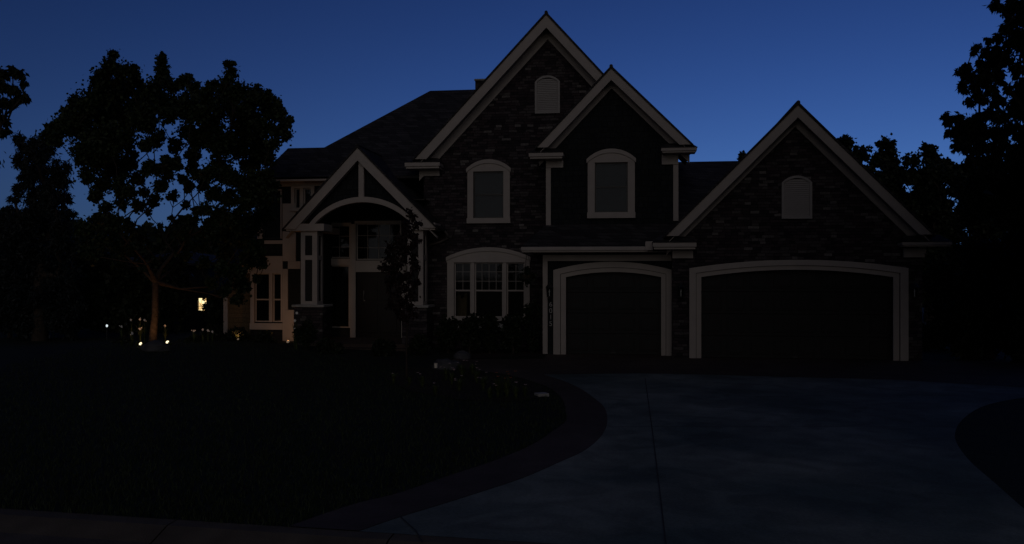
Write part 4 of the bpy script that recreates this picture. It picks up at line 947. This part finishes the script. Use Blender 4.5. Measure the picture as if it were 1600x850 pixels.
# spotlights at the maple and wing
def spotlight(px, py, dep, aim, label, power, lens=GLOW, r=.05, face=Vector((0,-.6,.5))):
    c = PD(px, py, dep); gz = ground_z(c.x, c.y); c.z = max(c.z, gz+.06)
    t = thing('garden_spotlight', (c.x, c.y, gz), label, 'spotlight', 'garden spotlights')
    f = face.normalized(); b = c-f*.12
    MB().tube([(c.x, c.y, gz-.05), tuple(b)], [.012, .012], 6).build('stake', BLACKM, t)
    MB().tube([tuple(b), tuple(b.lerp(c, .5)), tuple(c)], [r*.6, r*.95, r*1.1], 12).build('housing', BLACKM, t)
    MB().tube([tuple(c+f*.002), tuple(c+f*.008)], [r, r*.9], 14).build('lens', lens, t)
    point('spotlight_beam', c+f*.10+UP*.03, power, (1,.46,.17), .04, t, spot=(aim, 155))
    return t
spotlight(220, 539, 19.4, (.35,.4,1), 'bright garden spotlight in the grass left of the maple trunk', 9, r=.045)
spotlight(261.5, 534.5, 19.5, (-.45,.4,1), 'bright garden spotlight right of the maple trunk', 8, r=.042)
spotlight(450, 537, 21.5, (-.1,.9,1), 'dim garden spotlight at the foot of the wing corner pilaster', 9, lens=GLOWD, r=.05)
spotlight(372, 541, 21.6, (0,.9,1), 'dim garden spotlight shining up the tan wing wall', 2.5, lens=GLOWD, r=.03)
# path light
p = G(681, 596); t = thing('path_light', p, 'small unlit path light on a thin stake in the front bed', 'path light')
zt_ = PD(681, 567, (p-C).dot(FW)/DS).z
MB().tube([tuple(p-UP*.05), (p.x, p.y, zt_-.02)], [.007,.007], 6).build('stake', BLACKM, t)
MB().lathe(p.x, p.y, [(.03, zt_-.1), (.035, zt_-.02), (.038, zt_)], 12).build('lamp_shade', simple('path_light_glass', (.8,.72,.6), .4, .05, 10, 0), t)
MB().lathe(p.x, p.y, [(.05, zt_+.001), (.045, zt_+.012), (.005, zt_+.03)], 12).build('cap', BLACKM, t)
# far white lamp at left
p = PD(167, 509, 24); t = thing('garden_lamp', (p.x, p.y, 0), 'tiny bright white garden lamp on the left edge of the maple bed', 'garden lamp')
MB().tube([(p.x, p.y, -.05), (p.x, p.y, p.z-.04)], [.015,.015], 6).build('post', BLACKM, t); MB().lathe(p.x, p.y, [(.02, p.z-.04), (.035, p.z), (.02, p.z+.04)], 10).build('lamp', GLOWS, t)

# neighbour house with one lit window
dn = 29.0; p0 = PD(140, 400, dn); p1 = PD(338, 400, dn)
NH = thing('neighbour_house', ((p0.x+p1.x)/2, (p0.y+p1.y)/2+3, 0), 'dark neighbouring house almost hidden behind the maple with one small lit window', 'house')
yn = min(p0.y, p1.y)
nx0, nx1 = p0.x, p1.x
wl = P(309.5, 466, yn); wr = P(323, 485, yn)
sheet('wall', [(nx0, -.1), (nx1, -.1), (nx1, 2.6), (nx0, 2.6)], yn, .12, [(wl.x, wr.x, wr.z, wl.z)], SIDING, NH)
m = MB(); m.box(nx0, nx0+.12, yn+.125, yn+6, -.1, 2.6); m.box(nx1-.12, nx1, yn+.125, yn+6, -.1, 2.6); m.box(nx0, nx1, yn+6, yn+6.12, -.1, 2.6); m.build('wall', SIDING, NH)
m = MB(); m.slab([(nx0-.3, yn-.4, 2.6), (nx1+.3, yn-.4, 2.6), (nx1-2.2, yn+3, 3.15), (nx0+2.2, yn+3, 3.15)], .08); m.slab([(nx0-.3, yn+6.4, 2.6), (nx0-.3, yn-.4, 2.6), (nx0+2.2, yn+3, 3.15)], .08)
m.slab([(nx1+.3, yn+6.4, 2.6), (nx1-2.2, yn+3, 3.15), (nx1+.3, yn-.4, 2.6)], .08); m.slab([(nx1+.3, yn+6.4, 2.6), (nx0-.3, yn+6.4, 2.6), (nx0+2.2, yn+3, 3.15), (nx1-2.2, yn+3, 3.15)], .08); m.build('roof', ROOF, NH)
m = MB(); t_ = .05; a, b, c_, d_ = wl.x, wr.x, wr.z, wl.z
m.box(a-t_, a, yn-.03, yn+.05, c_-t_, d_+t_); m.box(b, b+t_, yn-.03, yn+.05, c_-t_, d_+t_); m.box(a, b, yn-.03, yn+.05, c_-t_, c_); m.box(a, b, yn-.03, yn+.05, d_, d_+t_)
m.box(a, b, yn-.01, yn+.03, (c_*.65+d_*.35)-.012, (c_*.65+d_*.35)+.012)
wf = m.build('window', DOORM, NH); MB().box(a, b, yn+.06, yn+.07, c_, d_).build('pane', GLOWW, wf)
# shrub sprays in front of it
leafc = [P(321, 467, yn-.4), P(309, 468, yn-.4), P(322, 473, yn-.5), P(309, 486, yn-.4), P(316, 488, yn-.4)]
t = thing('leafy_spray', (leafc[0].x, leafc[0].y, 0), 'thin leafy shrub with sprays crossing the lit window', 'shrub')
m = MB()
for q in leafc: m.tube([(leafc[0].x+.5, leafc[0].y, 0), (q.x+.3, q.y, q.z*.6), tuple(q)], [.015,.01,.004], 4)
m.build('stem', BARK, t); leaves_mesh([tuple(q) for q in leafc], [.07,.04,.05,.05,.05], 40, .09, 'foliage', LEAFD, t, WORLD[t.name], .3, 6)

# grass blades on the lawn (stuff)
def in_poly(x, y, poly):
    c = False; n = len(poly); j = n-1
    for i in range(n):
        if (poly[i].y > y) != (poly[j].y > y) and x < (poly[j].x-poly[i].x)*(y-poly[i].y)/(poly[j].y-poly[i].y)+poly[i].x: c = not c
        j = i
    return c
lawn_poly = [kb(-14)]+[kb(inner[0].x)]+inner+[G(735,580), G(640,576), G(560,566), G(400,548), G(100,548), Vector((-14, 0, 0))]
xs_, ys_ = [], []
while len(xs_) < 45000:
    dep = 6.0+15*random.random()**1.6; px = random.uniform(-60, 900); q = PD(px, 400, dep)
    if in_poly(q.x, q.y, lawn_poly): xs_.append(q.x); ys_.append(q.y)
n = len(xs_); p = np.array([[x, y, ground_z(x, y)] for x, y in zip(xs_, ys_)]); an = rng.uniform(0, 2*np.pi, n); h = rng.uniform(.03, .075, (n, 1))
s = np.stack([np.cos(an), np.sin(an), 0*an], 1)*.006; ln = np.stack([rng.normal(size=n), rng.normal(size=n), 0*an], 1)*.02
v = np.empty((n, 3, 3)); v[:, 0] = p-s; v[:, 1] = p+s; v[:, 2] = p+ln+np.array([0,0,1])*h
me = bpy.data.meshes.new('grass'); me.vertices.add(n*3); me.vertices.foreach_set('co', v.astype(np.float32).ravel()); me.loops.add(n*3); me.loops.foreach_set('vertex_index', np.arange(n*3, dtype=np.int32))
me.polygons.add(n); me.polygons.foreach_set('loop_start', np.arange(0, n*3, 3, dtype=np.int32)); me.polygons.foreach_set('loop_total', np.full(n, 3, dtype=np.int32)); me.update(calc_edges=True)
at = me.attributes.new('tint', 'FLOAT', 'FACE'); at.data.foreach_set('value', rng.uniform(0, 1, n).astype(np.float32)); me.materials.append(GRASS)
o = bpy.data.objects.new('grass', me); COL.objects.link(o); tag(o, 'short mown grass covering the front lawn', 'grass', kind='stuff')

SC.render.engine = 'CYCLES'
SC.cycles.max_bounces = 6; SC.cycles.transparent_max_bounces = 12; SC.cycles.use_denoising = True
